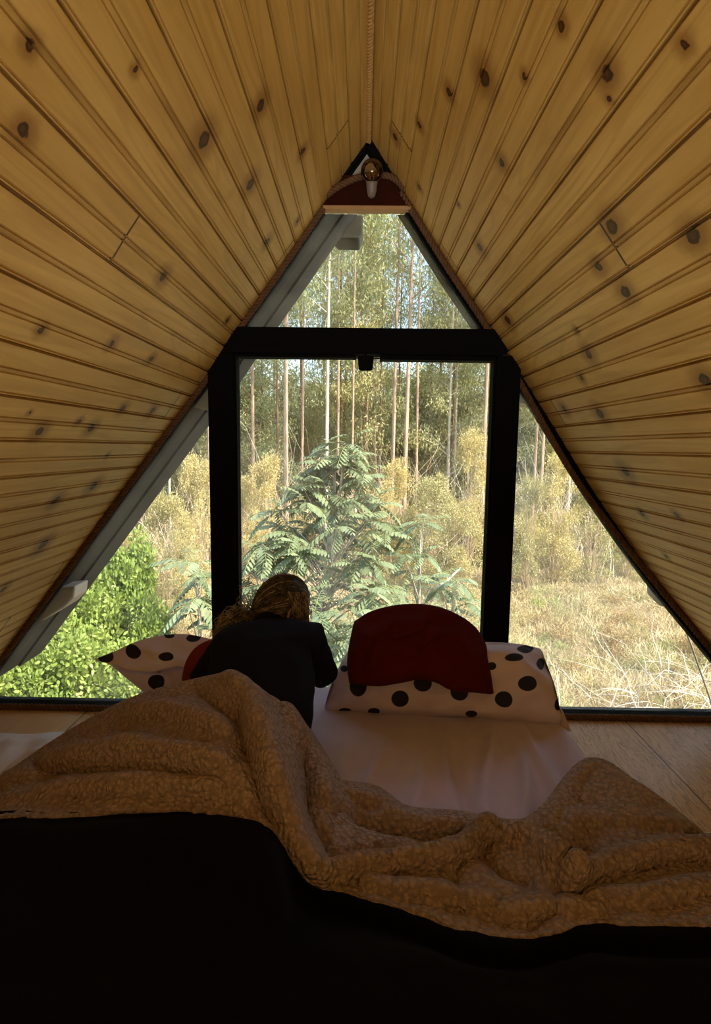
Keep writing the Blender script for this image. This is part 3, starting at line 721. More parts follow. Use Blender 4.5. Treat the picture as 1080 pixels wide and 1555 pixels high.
for wr, el, s, tgt in ((wrR, elR, 1, Vector((-.26, 2.09, .445))), (wrL, elL, -1, Vector((-.36, 2.08, .425)))):
    a = (wr-el).normalized(); sd_ = a.cross(Vector((0, 0, 1))).normalized()*s; n_ = sd_.cross(a).normalized()*s
    pc_ = wr+a*.045; hands.append(skinned([[(wr-a*.01, .024, .020), (wr+a*.02, .030, .015), (pc_, .036, .013), (wr+a*.078, .034, .011)]], 2))
    for k, (off, ln_) in enumerate(((-.028, .060), (-.0095, .070), (.0095, .066), (.028, .050))):
        b = wr+a*.068+sd_*off; cur = -n_ if n_.z > 0 else n_
        d1 = (a+cur*.25).normalized(); d2 = (a+cur*.8).normalized(); d3 = (a*.5+cur*1.0).normalized()
        p1 = b+a*.012; p2 = p1+d1*ln_*.45; p3 = p2+d2*ln_*.32; p4 = p3+d3*ln_*.25
        hands.append(skinned([[(b, .009, .009), (p1, .0092, .0092), (p2, .0085, .0085), (p3, .0078, .0078), (p4, .0062, .0062)]], 2))
    tb_ = wr+a*.022-sd_*.022; t1 = tb_+(a*.5-sd_*.8).normalized()*.035; t2 = t1+(a*.9-sd_*.3).normalized()*.028
    hands.append(skinned([[(tb_, .013, .012), (t1, .0105, .010), (t2, .0085, .008)]], 2))
body_me = fuse([skinned(body_ch, 2), head_me, ears_me]+hands, .0042, 2)
t = NT('skin'); co = t.n('TexCoord').outputs['Object']
skin_m = t.finish(t.bsdf(t.mix(t.noise(co, 30, 3), (.56, .32, .22), (.48, .25, .17)), .5, Subsurface_Weight=.08, Subsurface_Radius=(.01, .004, .002)))
per = empty('person', (-.31, 1.5, MZ), label='person in dark navy sweater with messy ponytail, lying propped on elbows, facing the window', category='person')
link('body', body_me, skin_m, per, True)
G = .014
def grow(ch, g, a=0, b=None): return [(p, rx+g, ry+g) for p, rx, ry in ch[a:b]]
hem = pelvis+Vector((.005, .03, .02))
tor = [(hem+Vector((.012, 0, 0)), .186, .135), (waist+Vector((.012, 0, 0)), .178, .130), (chest+Vector((.008, 0, 0)), .178, .128), (ctr, .140, .108), (neck0+Vector((0, -.01, 0)), .082, .072), (neck0.lerp(neck1, .35), .062, .058)]
sw = [tor]
for ch in body_ch[1:3]: sw.append([(ctr, .140, .108), (ch[1][0], .080, .074), (ch[2][0], .066, .064), (ch[3][0], .056, .054), (ch[4][0], .048, .046), (ch[4][0].lerp(ch[5][0], .6), .040, .038)])
sweater_me = skinned(sw, 3)
for vtx in sweater_me.vertices:
    c_ = vtx.co; k = noise.noise(Vector((c_.x*9, c_.y*7, c_.z*9)))*.010+noise.noise(Vector((c_.x*24, c_.y*16, c_.z*24)))*.004; vtx.co = c_+vtx.normal*k
navy = fabric('navy_knit', (.0075, .009, .018), 500, 1.0)
link('sweater', sweater_me, navy, per, True, label='dark navy sweater')
for ch in body_ch[1:3]:
    cuff = MB(); q = ch[4][0].lerp(ch[5][0], .6); d = (ch[5][0]-ch[4][0]).normalized(); cuff.tube([q-d*.005, q+d*.02, q+d*.035], [.041, .040, .036], 20)
    cuff.build('cuff', navy, per, True)
collar = MB(); cc = neck0.lerp(neck1, .30); ax_ = (neck1-neck0).normalized(); e1 = ax_.cross(Vector((1, 0, 0))).normalized(); e2 = ax_.cross(e1)
collar.tube([cc+(e1*math.cos(a)+e2*math.sin(a))*.058 for a in np.linspace(0, 2*PI, 25)], .012, 8); collar.build('collar', navy, per, True)
tr_ch = [[(pelvis, .149, .108), (waist+Vector((0, -.03, -.01)), .128, .112)]]
for ch in body_ch[3:5]: tr_ch.append([(ch[0][0], .149, .127)]+grow(ch, .012, 1, 6))
link('trousers', skinned(tr_ch, 2), fabric('grey_jersey', (.05, .05, .055), 400, 1.), per, True)
# hair
def hair_mat(name, a, b):
    t = NT(name); co = t.n('TexCoord').outputs['Object']; oi = t.noise(co, 55, 3, .6)
    return t.finish(t.bsdf(t.mix(t.smooth(oi, .35, .65), a, b), .45, Specular_IOR_Level=.4))
hair_d = hair_mat('brown_hair', (.035, .026, .019), (.12, .092, .062)); hair_lit = hair_mat('lit_golden_hair', (.24, .20, .12), (.58, .48, .30))  # golden tone puts the light on the frizz into the strand colour
v = []; f = []; keep = {}
def is_scalp(x, y, z): return z > -.52+1.15*max(0, y) if y > -.1 else z > -.62
for i in range(NR+1):
    th = PI*i/NR
    for j in range(NS):
        ph = 2*PI*j/NS; d = (math.sin(th)*math.cos(ph), math.sin(th)*math.sin(ph), math.cos(th)); q = HC+fs*d[0]*.074+ff*d[1]*.094+fu*d[2]*.110
        if is_scalp(*d): keep[i*NS+j] = 1
        o_ = (q-HC).normalized(); k = .012+.004*noise.noise(q*60)+.005*noise.noise(q*25); v.append(q+o_*k)
for i in range(NR):
    for j in range(NS):
        q = (i*NS+j, (i+1)*NS+j, (i+1)*NS+(j+1) % NS, i*NS+(j+1) % NS)
        if all(a in keep for a in q): f.append(q)
cap = pm(v, f); hr = link('hair', cap, hair_d, per, True); m_ = hr.modifiers.new('t', 'SOLIDIFY'); m_.thickness = .008; m_.offset = -1
pony = P(374, 938, 1.90)
rr = random.Random(4); st1, st2 = MB(), MB()
def on_scalp(d, k): d = d.normalized(); return HC+fs*(d.x*.074*k)+ff*(d.y*.094*k)+fu*(d.z*.110*k)+(fs*d.x+ff*d.y+fu*d.z)*.012
rel = pony-HC; pd = Vector((rel.dot(fs)/.074, rel.dot(ff)/.094, rel.dot(fu)/.110)).normalized()
for s in range(620):
    while True:
        d = Vector((rr.gauss(0, 1), rr.gauss(0, 1), rr.gauss(0, 1))).normalized()
        if is_scalp(d.x, d.y, d.z): break
    pts = []; k0 = 1.02+.05*rr.random()**2; w1, w2 = rr.gauss(0, .05), rr.gauss(0, .05)
    for i in range(8):
        t_ = i/7; q = d.lerp(pd, t_*.96)
        if q.length < .15: break
        q = q.normalized()+Vector((w1*math.sin(t_*6), w2*math.sin(t_*5+1), w1*math.cos(t_*4)))*.7
        pts.append(on_scalp(q, k0+.03*math.sin(t_*PI)))
    if len(pts) > 3: (st2 if rr.random() < .13 else st1).tube(pts, [.0011]*(len(pts)-1)+[.0005], 3, False)
for s in range(420):   # messy tail falling over the left shoulder
    a = rr.random(); end = P(322+28*rr.random(), 955+22*rr.random(), 1.86) if a < .7 else P(345+40*rr.random(), 922+30*rr.random(), 1.88)
    mid = pony.lerp(end, .5)+Vector((rr.gauss(0, .022), rr.gauss(0, .02), .015+rr.gauss(0, .020))); pts = []
    for q in cr([tuple(pony+Vector((rr.gauss(0, .012), rr.gauss(0, .012), rr.gauss(0, .012)))), tuple(mid), tuple(end+Vector((rr.gauss(0, .012), 0, rr.gauss(0, .012))))], 5):
        pts.append(Vector(q)+Vector((rr.gauss(0, .0035), rr.gauss(0, .0035), rr.gauss(0, .0035))))
    (st2 if rr.random() < .6 else st1).tube(pts, [.0011]*(len(pts)-1)+[.0004], 3, False)
for s in range(320):    # loose lock in front of the ear
    q0 = P(436+30*rr.random(), 898+10*rr.random(), 1.865); q1 = P(444+26*rr.random(), 926, 1.862); q2 = P(446+24*rr.random(), 944+8*rr.random(), 1.868)
    (st2 if rr.random() < .5 else st1).tube([q0, q1+Vector((rr.gauss(0, .003), rr.gauss(0, .004), 0)), q2], [.001, .0011, .0005], 3, False)
for s in range(60):    # flyaways
    d = Vector((rr.gauss(0, 1), rr.gauss(-.3, 1), abs(rr.gauss(.6, .6)))).normalized(); b = on_scalp(d, 1.02); out = (b-HC).normalized()
    st2.tube([b, b+out*.008+Vector((rr.gauss(0, .012), 0, rr.gauss(0, .006))), b+out*.006+Vector((rr.gauss(0, .03), rr.gauss(0, .01), rr.gauss(0, .012)))], [.0007, .0006, .0003], 3, False)
st1.build('hair_strands', hair_d, per, True); st2.build('ponytail_strands', hair_lit, per, True, label='golden brown strands and ponytail, brightened as if lit')
# ------------------------------------------------------------ outdoors
GZ = -3.0
def qmesh(V, quads_n=4, rnd=None, shp=None):
    """V: (n,k,3) polygons"""
    n, k = V.shape[:2]; me = bpy.data.meshes.new('leaves')
    me.vertices.add(n*k); me.vertices.foreach_set('co', V.reshape(-1).astype(np.float32))
    me.loops.add(n*k); me.loops.foreach_set('vertex_index', np.arange(n*k, dtype=np.int32))
    me.polygons.add(n); me.polygons.foreach_set('loop_start', np.arange(0, n*k, k, dtype=np.int32)); me.polygons.foreach_set('loop_total', np.full(n, k, dtype=np.int32))
    me.update(); a = me.attributes.new('rnd', 'FLOAT', 'POINT'); a.data.foreach_set('value', np.repeat(rng.random(n) if rnd is None else rnd, k).astype(np.float32)); return me
def nrm(a): return a/np.maximum(1e-9, np.linalg.norm(a, axis=-1, keepdims=True))
def leaves(c, d, L, W, up=None, hexa=False, curl=.0):
    n = len(c); L = np.broadcast_to(np.asarray(L, float).reshape(-1, 1), (n, 1)); W = np.broadcast_to(np.asarray(W, float).reshape(-1, 1), (n, 1)); d = nrm(d)
    if up is None: up = rng.normal(size=(n, 3))
    s = nrm(np.cross(d, up)); nn = np.cross(s, d)
    if hexa:
        return np.stack([c, c+d*L*.3+s*W*.5, c+d*L*.7+s*W*.42-nn*L*curl*.5, c+d*L-nn*L*curl, c+d*L*.7-s*W*.42-nn*L*curl*.5, c+d*L*.3-s*W*.5], 1)
    return np.stack([c, c+d*L*.45+s*W*.5, c+d*L, c+d*L*.45-s*W*.5], 1)
def leaf_mat(name, a, b, tr=.35, rough=.5, spec=.3):
    t = NT(name); at = t.n('Attribute', attribute_name='rnd').outputs['Fac']; oi = t.n('ObjectInfo').outputs['Random']
    co = t.n('TexCoord').outputs['Object']; nz = t.noise(co, 1.4, 2)
    f = t.math('ADD', t.math('MULTIPLY', at, .55), t.math('MULTIPLY', nz, .5))
    c = t.mix(f, a, b); c = t.mix(t.math('MULTIPLY', oi, .3), c, tuple((p+q)*.5*k for p, q, k in zip(a, b, (1.25, 1.0, .7))))
    p = t.bsdf(c, rough, Specular_IOR_Level=spec)
    tl = t.n('BsdfTranslucent', {'Color': t.mix(.5, c, (.35, .38, .06))}).outputs[0]
    return t.finish(t.n('MixShader', {0: tr, 1: p, 2: tl}).outputs[0])
euc = leaf_mat('eucalyptus_leaf', (.15, .19, .085), (.44, .46, .27), .3)
euc2 = leaf_mat('eucalyptus_leaf_yellow', (.24, .24, .09), (.56, .52, .28), .3)
pinn = leaf_mat('pinnate_leaf', (.055, .09, .045), (.26, .32, .20), .2, .45, .35)
yel = leaf_mat('yellow_bush_leaf', (.36, .31, .13), (.68, .58, .32), .35)
oliv = leaf_mat('olive_bush_leaf', (.24, .23, .10), (.56, .50, .28), .3)
grn = leaf_mat('green_shrub_leaf', (.10, .17, .035), (.36, .46, .13), .35, .4, .4)
brn = leaf_mat('brown_weed_leaf', (.16, .095, .05), (.42, .28, .15), .2, .8, .1)
straw = leaf_mat('dry_grass', (.19, .14, .08), (.80, .66, .45), .3, .7, .1)
grgrass = leaf_mat('green_grass', (.20, .23, .10), (.50, .50, .27), .3, .7, .1)
def bark(name, a, b):
    t = NT(name); co = t.n('TexCoord').outputs['Object']; v = t.vm('MULTIPLY', co, (9, 9, 1.1)); c = t.mix(t.smooth(t.noise(v, 1.6, 4, .6), .3, .7), a, b)
    return t.finish(t.bsdf(c, .9, Specular_IOR_Level=.1))
bark_pink = bark('pinkish_bark', (.52, .36, .26), (.30, .19, .13)); bark_grey = bark('pale_grey_bark', (.62, .55, .46), (.36, .30, .24)); bark_brown = bark('brown_bark', (.32, .20, .13), (.15, .09, .06))
twig = simple('dry_twig', (.45, .34, .22), .9, 8, .3); pale_twig = simple('bleached_twig', (.60, .54, .46), .9, 8, .2)
# ground
N = 90; xs = np.linspace(-32, 32, N+1); ys = np.r_[np.linspace(2.6, 24, N-20), np.linspace(25, 75, 21)]; v = []; f = []
for y in ys:
    for x in xs: v.append((x, y, GZ+max(0, y-38)*.28+.22*noise.noise(Vector((x*.35, y*.35, 0)))+.10*noise.noise(Vector((x*1.3, y*1.3, 2)))))
for j in range(N):
    for i in range(N): n = j*(N+1)+i; f.append((n, n+1, n+N+2, n+N+1))
t = NT('dry_field'); co = t.n('TexCoord').outputs['Object']
c = t.mix(t.smooth(t.noise(co, .9, 5, .6), .35, .7), (.30, .23, .14), (.17, .15, .08)); c = t.mix(t.math('MULTIPLY', t.smooth(t.noise(co, 7, 4, .7), .45, .7), .6), c, (.24, .16, .07))
gmesh = pm(v, f); link('terrain', gmesh, t.finish(t.bsdf(c, 1., t.noise(co, 12, 5, .7), .8, .15, Specular_IOR_Level=.05)), None, True, kind='structure')
def gz(x, y): return GZ+.22*noise.noise(Vector((x*.35, y*.35, 0)))+.10*noise.noise(Vector((x*1.3, y*1.3, 2)))
# grass (nobody could count the blades)
def grass(name, n, x0, x1, y0, y1, hmin, hmax, wd, mat, label, dens=None, blade=1):
    y = y0+(y1-y0)*rng.random(n)**1.3; x = rng.uniform(-1, 1, n)*(.78*y+1.5); keep = (x > x0) & (x < x1)
    if dens: keep &= np.array([dens(a, b) for a, b in zip(x, y)]) > rng.random(n)
    x, y = x[keep], y[keep]; z = np.array([gz(a, b) for a, b in zip(x, y)]); n = len(x)
    tx = np.array([noise.noise(Vector((a*.8, b*.8, 9))) for a, b in zip(x, y)])
    d = np.stack([rng.normal(0, .75, n)+.2*tx, rng.normal(0, .6, n), np.ones(n)*.75], 1)
    L = (hmin+(hmax-hmin)*rng.random(n))*(1+.6*tx)
    V = leaves(np.stack([x, y, z-.03], 1), d, L, wd*(1+.04*y), up=np.tile([[0, -1., .2]], (n, 1))+rng.normal(0, .5, (n, 3)))
    return link(name, qmesh(V, rnd=np.clip(rng.random(n)*.8+tx*.5+.1, 0, 1)), mat, None, False, kind='stuff', label=label, category='grass')
grass('dry_grass', 150000, -20, 22, 6, 24, .08, .30, .012, straw, 'tall dry straw coloured grass covering the field outside')
grass('green_grass', 50000, -20, 22, 6, 24, .08, .26, .012, grgrass, 'low green grass mixed into the dry field', lambda x, y: max(0, min(1, .5+1.6*noise.noise(Vector((x*.5, y*.5, 4))))))
# ---- eucalyptus trees
def trunk_mesh(h, r, lean, sd, branches=10, bz=4., n=7, blen=1.6):
    mb = MB(); rr = random.Random(sd); pts = []; K = 12
    for i in range(K+1):
        t_ = i/K; pts.append((lean*t_*h+.05*math.sin(t_*5+sd)*t_*2, .04*math.sin(t_*4+sd*2), h*t_))
    mb.tube(pts, [r*(1-.72*i/K) for i in range(K+1)], n); tips = []
    for b in range(branches):
        z = bz+(h-bz)*(b+rr.random())/branches; a = rr.random()*2*PI; t_ = z/h; bx = lean*z+.05*math.sin(t_*5+sd)*t_*2; by = .04*math.sin(t_*4+sd*2)
        L = blen*(.6+.7*rr.random())*(1.1-.55*t_); up = .5+.5*rr.random()
        q = [(bx, by, z), (bx+math.cos(a)*L*.5, by+math.sin(a)*L*.5, z+up*L*.45), (bx+math.cos(a)*L, by+math.sin(a)*L, z+up*L*.7)]
        mb.tube(q, [r*.25, r*.15, r*.05], 4, False); tips += [Vector(q[1]), Vector(q[2])]
    return mb, tips
def crown_mesh(tips, n, L, W, spread, droop=.8):
    C = np.array([list(t_) for t_ in tips]); k = rng.integers(0, len(C), n); c = C[k]+rng.normal(0, spread, (n, 3))*np.array([1, 1, .8])
    d = rng.normal(0, .55, (n, 3)); d[:, 2] -= droop
    return qmesh(leaves(c, d, L*(.6+.8*rng.random(n)), W))
TV = []
for k in range(5):
    h = 15+2*k; tb, tips = trunk_mesh(h, .095, rng.uniform(-.012, .012), k+3, 30, 2.0 if k != 4 else 6., blen=2.1)
    TV.append((tb.mesh('trunk'), crown_mesh(tips, 9000, .19, .05, .34), h))
TB = []   # bare lower trunk, crown only high up
for k in range(3):
    tb, tips = trunk_mesh(19+k, .085, (0, .012, -.008)[k], k+20, 16, 8.5, blen=1.5)
    TB.append((tb.mesh('trunk'), crown_mesh(tips, 3600, .20, .05, .32), 19+k))
def mesh_copy(me, mat): m = me.copy(); m.materials.clear(); m.materials.append(mat); return m
def tree(name, x, y, var, sc, rot, bk_, lf, wsc=1., **tags):
    e = empty(name, (x, y, gz(x, y)-.05), **tags); e.rotation_euler.z = rot; e.scale = (sc*wsc, sc*wsc, sc)
    for nm, me, mt_ in (('trunk', var[0], bk_), ('foliage', var[1], lf)):
        if me.materials: me = CACHE.setdefault((me.name, mt_.name), None) or CACHE.__setitem__((me.name, mt_.name), mesh_copy(me, mt_)) or CACHE[(me.name, mt_.name)]
        elif (me.name, mt_.name) not in CACHE: c_ = mesh_copy(me, mt_); CACHE[(me.name, mt_.name)] = c_; me = c_
        else: me = CACHE[(me.name, mt_.name)]
        o_ = bpy.data.objects.new(nm, me); COL.objects.link(o_); o_.parent = e
    return e
CACHE = {}
front = [(435, 20.5, 0, 1.25, bark_pink, 'thickest pale pinkish eucalyptus trunk, in the left third of the centre pane'),
 (382, 24, 1, 1.0, bark_pink, 'reddish slim eucalyptus trunk at the far left of the centre pane'), (458, 23, 2, .75, bark_pink, 'thin eucalyptus right beside the thickest pale trunk'),
 (497, 19.5, 1, .85, bark_grey, 'whitish slender tree leaning slightly, behind the top of the leafy tree'), (513, 25, 0, .8, bark_pink, 'thin straight eucalyptus just right of the whitish leaning tree'),
 (536, 24, 2, .7, bark_pink, 'thin eucalyptus seen just left of the window latch'), (577, 26, 0, .75, bark_brown, 'brown thin eucalyptus seen just right of the window latch'),
 (597, 21.5, 1, 1.0, bark_pink, 'left one of the two tall pink trunks that rise against the blue sky gap'), (617, 21, 0, 1.1, bark_pink, 'right one of the two tall pink trunks that rise against the blue sky gap'),
 (635, 25, 2, .8, bark_pink, 'slim eucalyptus right of the two tall pink trunks'), (692, 27, 0, .8, bark_grey, 'thin forked pale tree in the right third of the centre pane'),
 (738, 20, 1, .9, bark_pink, 'pale pink trunk close to the right black upright'), (815, 24, 0, .85, bark_pink, 'left one of the pale trunks at the top of the right pane'), (826, 23, 2, .9, bark_pink, 'sunlit trunk at the top of the right pane'),
 (256, 15.5, 1, .42, bark_grey, 'thin pale young tree standing alone in the left pane'), (318, 19, 0, .9, bark_pink, 'pale trunk touching the left black upright'), (605, 28, 1, .7, bark_brown, 'darker trunk between the two tall pink ones'), (655, 29, 2, .7, bark_brown, 'dark thin trunk in the right half of the centre pane')]
for i, (px, Y, vi, sc, bm_, lab) in enumerate(front):
    x = P(px, 660, Y).x; thin = (px == 256)
    tree('eucalyptus_tree', x, Y, TB[vi], .42 if thin else 1.0, rng.uniform(0, 6), bm_, euc, wsc=1.2 if thin else sc, label=lab, category='tree')
nt_ = 0
for row, (Y, dx, sc) in enumerate(((25, 2.4, .8), (28.5, 2.1, .95), (32, 2.2, 1.05), (37, 2.4, 1.15), (43, 2.6, 1.3))):
    wv_ = Y*.62+2; x = -wv_+rng.uniform(0, 1)
    while x < wv_:
        xx = x+rng.uniform(-.7, .7); yy = Y+rng.uniform(-1.3, 1.3)
        px_ = 563+850*xx/yy
        if not (603 < px_ < 648 or 448 < px_ < 470):
            tree('eucalyptus_tree', xx, yy, TV[rng.integers(0, 5)], sc*rng.uniform(.8, 1.1), rng.uniform(0, 6.28), [bark_pink, bark_brown, bark_brown, bark_grey][rng.integers(0, 4)], euc if rng.random() < .7 else euc2,
                 label='slender leafy eucalyptus in the dense forest behind the field', category='tree', group='forest eucalyptus trees')
        x += dx*rng.uniform(.75, 1.25)
# ---- bushes
def bush_meshes(n, L, W, hexa=False, sd=0, asp=1.3, blobs=18, br=.26):
    """radius about 1, height asp*1.0; leafy tufts at the ends of many stems, gaps between them"""
    rr = np.random.default_rng(sd+50); tips = []
    for b in range(blobs):
        a = rr.random()*6.28; z = .06+.94*rr.random(); r = (1.0-.55*z**2.5)*rr.random()**.55*.95; tips.append((math.cos(a)*r, math.sin(a)*r, z*(asp-.15)+.05*rr.normal()))
    C = np.array(tips); k = rr.integers(0, blobs, n); size = br*(.6+.8*rr.random(blobs)); dirs = nrm(rr.normal(size=(n, 3))); rad = size[k][:, None]*(.35+.65*rr.random((n, 1)))
    c = C[k]+dirs*rad; c[:, 2] = np.maximum(c[:, 2], .02); d = dirs+rr.normal(0, .7, (n, 3)); d[:, 2] += .15
    V = leaves(c, d, L*(.6+.8*rr.random(n)), W, hexa=hexa)
    mb = MB()
    for tp in tips: mb.tube([(tp[0]*.1, tp[1]*.1, 0), (tp[0]*.5, tp[1]*.45, tp[2]*.5), tp, (tp[0]*1.05+.03, tp[1]*1.05, tp[2]+.12)], [.009, .007, .004, .002], 4, False)
    return mb.mesh('stems'), qmesh(V)
BS = {a_: [bush_meshes(int(4200*(1+.45*a_)), .075, .026, sd=k+int(a_*10), asp=a_, blobs=int(15+9*a_)) for k in range(3)] for a_ in (1.2, 2.2, 3.4)}
BG = {1.2: [bush_meshes(10000, .085, .046, True, sd=k+9, asp=1.2, blobs=34, br=.24) for k in range(3)], 2.2: [bush_meshes(13000, .085, .046, True, sd=k+19, asp=2.2, blobs=50, br=.25) for k in range(2)]}
def bush(x, y, w_, h_, fam, var, mat, label, group=None, name='bush', cat='bush'):
    asp = min(fam, key=lambda a: abs(a-h_/w_)); var = fam[asp][var % len(fam[asp])]
    e = empty(name, (x, y, gz(x, y)-.05), label=label, category=cat); e.scale = (w_, w_, h_/asp); e.rotation_euler.z = rng.uniform(0, 6.28)
    if group: e['group'] = group
    for nm, me, mt_ in (('stems', var[0], twig), ('foliage', var[1], mat)):
        key = (me.name, mt_.name)
        if key not in CACHE: CACHE[key] = mesh_copy(me, mt_)
        o_ = bpy.data.objects.new(nm, CACHE[key]); COL.objects.link(o_); o_.parent = e
def bush_px(px, ptop, Y, wpx, var, mat, label, fam=None, **k):
    p = P(px, ptop, Y); bush(p.x, Y, wpx*Y/F/2, (p.z-GZ)*1.0, fam or BS, var, mat, label, **k)
bush_px(405, 688, 17, 75, 0, yel, 'golden yellow bush left of the leafy tree, in front of the thickest trunk')
bush_px(372, 725, 18, 60, 1, yel, 'golden yellow bush at the left edge of the centre pane')
bush_px(603, 690, 17, 80, 2, yel, 'golden yellow bush peeking out right of the leafy tree top')
bush_px(655, 722, 16, 90, 1, oliv, 'olive bush right of the leafy tree')
bush_px(720, 640, 18.5, 75, 0, yel, 'tall yellowish bush beside the right black upright')
bush_px(700, 760, 14.5, 90, 2, oliv, 'low olive bush at the right side of the centre pane')
bush_px(300, 690, 14, 80, 1, yel, 'tall yellow bush against the left black upright')
bush_px(248, 745, 13, 90, 0, oliv, 'olive bush in the middle of the left pane')
bush_px(275, 800, 12, 70, 2, oliv, 'low olive bush in the left pane, under the tall yellow one')
bush_px(200, 800, 14, 70, 2, yel, 'yellowish bush partly behind the green shrub in the left pane')
bush_px(850, 682, 16.5, 85, 2, yel, 'tall yellowish bush in the right pane')
bush_px(808, 720, 16, 60, 0, oliv, 'olive bush just right of the right black upright')
bush_px(905, 735, 17, 80, 1, oliv, 'olive bush at the forest edge under the right slope')
bush_px(955, 790, 18, 80, 0, oliv, 'low bush at the far right forest edge')
for k in range(60):
    Y = rng.uniform(19, 27); x = rng.uniform(-.7, .7)*Y
    bush(x, Y, rng.uniform(.8, 1.4), rng.uniform(1.2, 2.6), BS, k, oliv if k % 3 else yel, 'scrubby undergrowth bush along the forest edge', 'undergrowth bushes')
# green shrub mass, left
for i, (px, pt, Y, w_) in enumerate(((190, 822, 8.4, 130), (120, 870, 7.8, 160), (60, 930, 7.0, 170), (215, 905, 7.6, 110), (140, 960, 6.6, 190), (30, 985, 6.2, 170), (215, 1000, 6.6, 120), (-30, 1000, 6.0, 160))):
    bush_px(px, pt, Y, w_, i, grn, ('bright green leafy shrub, highest of the green shrubs in the left pane', 'green leafy shrub in the left pane, left of the highest one', 'green shrub in the left pane close under the sloping eave', 'green shrub next to the dry clearing in the left pane', 'green shrub low in the left pane, above the floor edge', 'green shrub in the bottom left corner of the left pane', 'green shrub showing just above the left polka-dot pillow', 'green shrub at the far left end of the window')[i], fam=BG, name='leafy_shrub', cat='shrub')
# ---- pinnate-leaved young tree in the middle
def frond(base, d, L, npair, lw):
    """one compound leaf: arching midrib with paired leaflets"""
    d = Vector(d).normalized(); side = d.cross(Vector((0, 0, 1))).normalized(); V = []; pts = []
    p = Vector(base); step = L/npair; dd = d.copy(); out = []
    for i in range(npair):
        dd = (dd+Vector((0, 0, -.13))).normalized(); p = p+dd*step; pts.append(p.copy())
        t_ = i/(npair-1); ll = lw*(.55+.9*math.sin(PI*(.12+.8*t_)))
        for s in (-1, 1): out.append((p.copy(), side*s*.86+dd*.5+Vector((0, 0, -.22)), ll, side))
    out.append((p.copy(), dd, lw*.8, side)); return [Vector(base)]+pts, out
def pinnate(name, x, y, h, R, nb, sd, label, big=1.0, lean=0, per=6):
    rr = random.Random(sd); e = empty(name, (x, y, gz(x, y)), label=label, category='tree' if h > 2.5 else 'plant'); st = MB(); rach = MB(); C = []; Dd = []; Ls = []; ups = []
    g0 = Vector((x, y, gz(x, y)))
    st.tube([g0, g0+Vector((lean*.3, 0, h*.35)), g0+Vector((lean*.7, .05, h*.7)), g0+Vector((lean, 0, h*.93))], [.045, .035, .022, .010], 7)
    for b in range(nb):
        t_ = (b+.5)/nb; z = h*(.12+.84*t_)*(1+.10*(rr.random()-.6)); a = b*2.4+rr.random()*.8; r = R*min(1, (1.05-t_)*1.35+.06)*(.12+.98*rr.random()**.75)
        p0 = g0+Vector((lean*t_, 0, z*.72)); tip = g0+Vector((lean*t_+math.cos(a)*r, math.sin(a)*r*.8, z+.05))
        st.tube([p0, (p0+tip)/2+Vector((0, 0, .05)), tip], [.014, .010, .006], 5, False)
        for k in range(per):
            a2 = a+(k-per/2+.5)*2*PI/per*.9+rr.uniform(-.3, .3); el = rr.uniform(-.35, 1.05)
            pts, out = frond(tip, (math.cos(a2)*math.cos(el), math.sin(a2)*math.cos(el), math.sin(el)), rr.uniform(.28, .60)*big, 8, rr.uniform(.085, .125)*big)
            rach.tube(pts, .004, 3, False)
            for q, dr, ll, sd_ in out: C.append(list(q)); Dd.append(list(dr)); Ls.append(ll); ups.append([rr.uniform(-.15, .15), rr.uniform(-.15, .15), 1])
    C, Dd, Ls, ups = map(np.array, (C, Dd, Ls, ups))
    V = leaves(C, Dd, Ls, Ls*.36, up=ups, hexa=True, curl=.18); npf = 17
    st.build('stem', bark_grey if h > 2.5 else twig, e, True); rach.build('leaf_stalks', simple('leaf_stalk_green', (.22, .24, .10), .7), e, True)
    link('foliage', qmesh(V, rnd=np.repeat(rng.random(len(V)//npf+1), npf)[:len(V)]*.7+.3*rng.random(len(V))), pinn, e, False)
for (px, pt, Y, R, nb, sd, lab, big, ln) in ((512, 668, 8.6, 1.85, 100, 5, 'blue-green young tree with long feathery compound leaves, in the middle of the centre pane', 1.0, .35),
    (400, 800, 8.0, .75, 18, 6, 'smaller feathery-leaved plant at the left of the centre pane', 1.0, 0), (470, 905, 6.6, .6, 14, 8, 'feathery-leaved plant in front of the young tree, right beside the head of the person', .8, 0),
    (690, 870, 7.4, .75, 16, 11, 'feathery-leaved plant behind the red cushion, near the right black upright', .85, 0), (640, 780, 8.8, .8, 16, 12, 'feathery-leaved plant right of the young tree trunk', .9, 0),
    (300, 835, 7.6, .45, 10, 13, 'feathery-leaved plant in the left pane beside the black upright', 1.0, 0), (560, 900, 6.4, .7, 14, 14, 'feathery-leaved plant seen between the person and the red cushion', .85, 0)):
    p = P(px, pt, Y); pinnate('feathery_leaved_tree' if Y > 8.5 and R > 1 else 'feathery_leaved_plant', p.x-ln, Y, (p.z-GZ)/.98-.1, R, nb, sd, lab, big, ln)
for k in range(60):
    Y = rng.uniform(34, 46); x = rng.uniform(-.66, .66)*Y; w__ = rng.uniform(2.4, 3.4)
    bush(x, Y, w__, w__*rng.uniform(2, 3.2), BS, k, [euc, euc2, euc][k % 3], 'tall leafy thicket far back in the forest', 'far thickets')
for k in range(90):
    Y = rng.uniform(26, 34); x = rng.uniform(-.66, .66)*Y
    bush(x, Y, rng.uniform(1.3, 2.0), rng.uniform(2.5, 5.), BS, k, [oliv, euc2, oliv][k % 3], 'scrubby undergrowth bush deep between the forest trunks', 'deep forest bushes')
WD = [bush_meshes(900, .13, .03, sd=k+70, asp=1.2, blobs=9, br=.4) for k in range(3)]
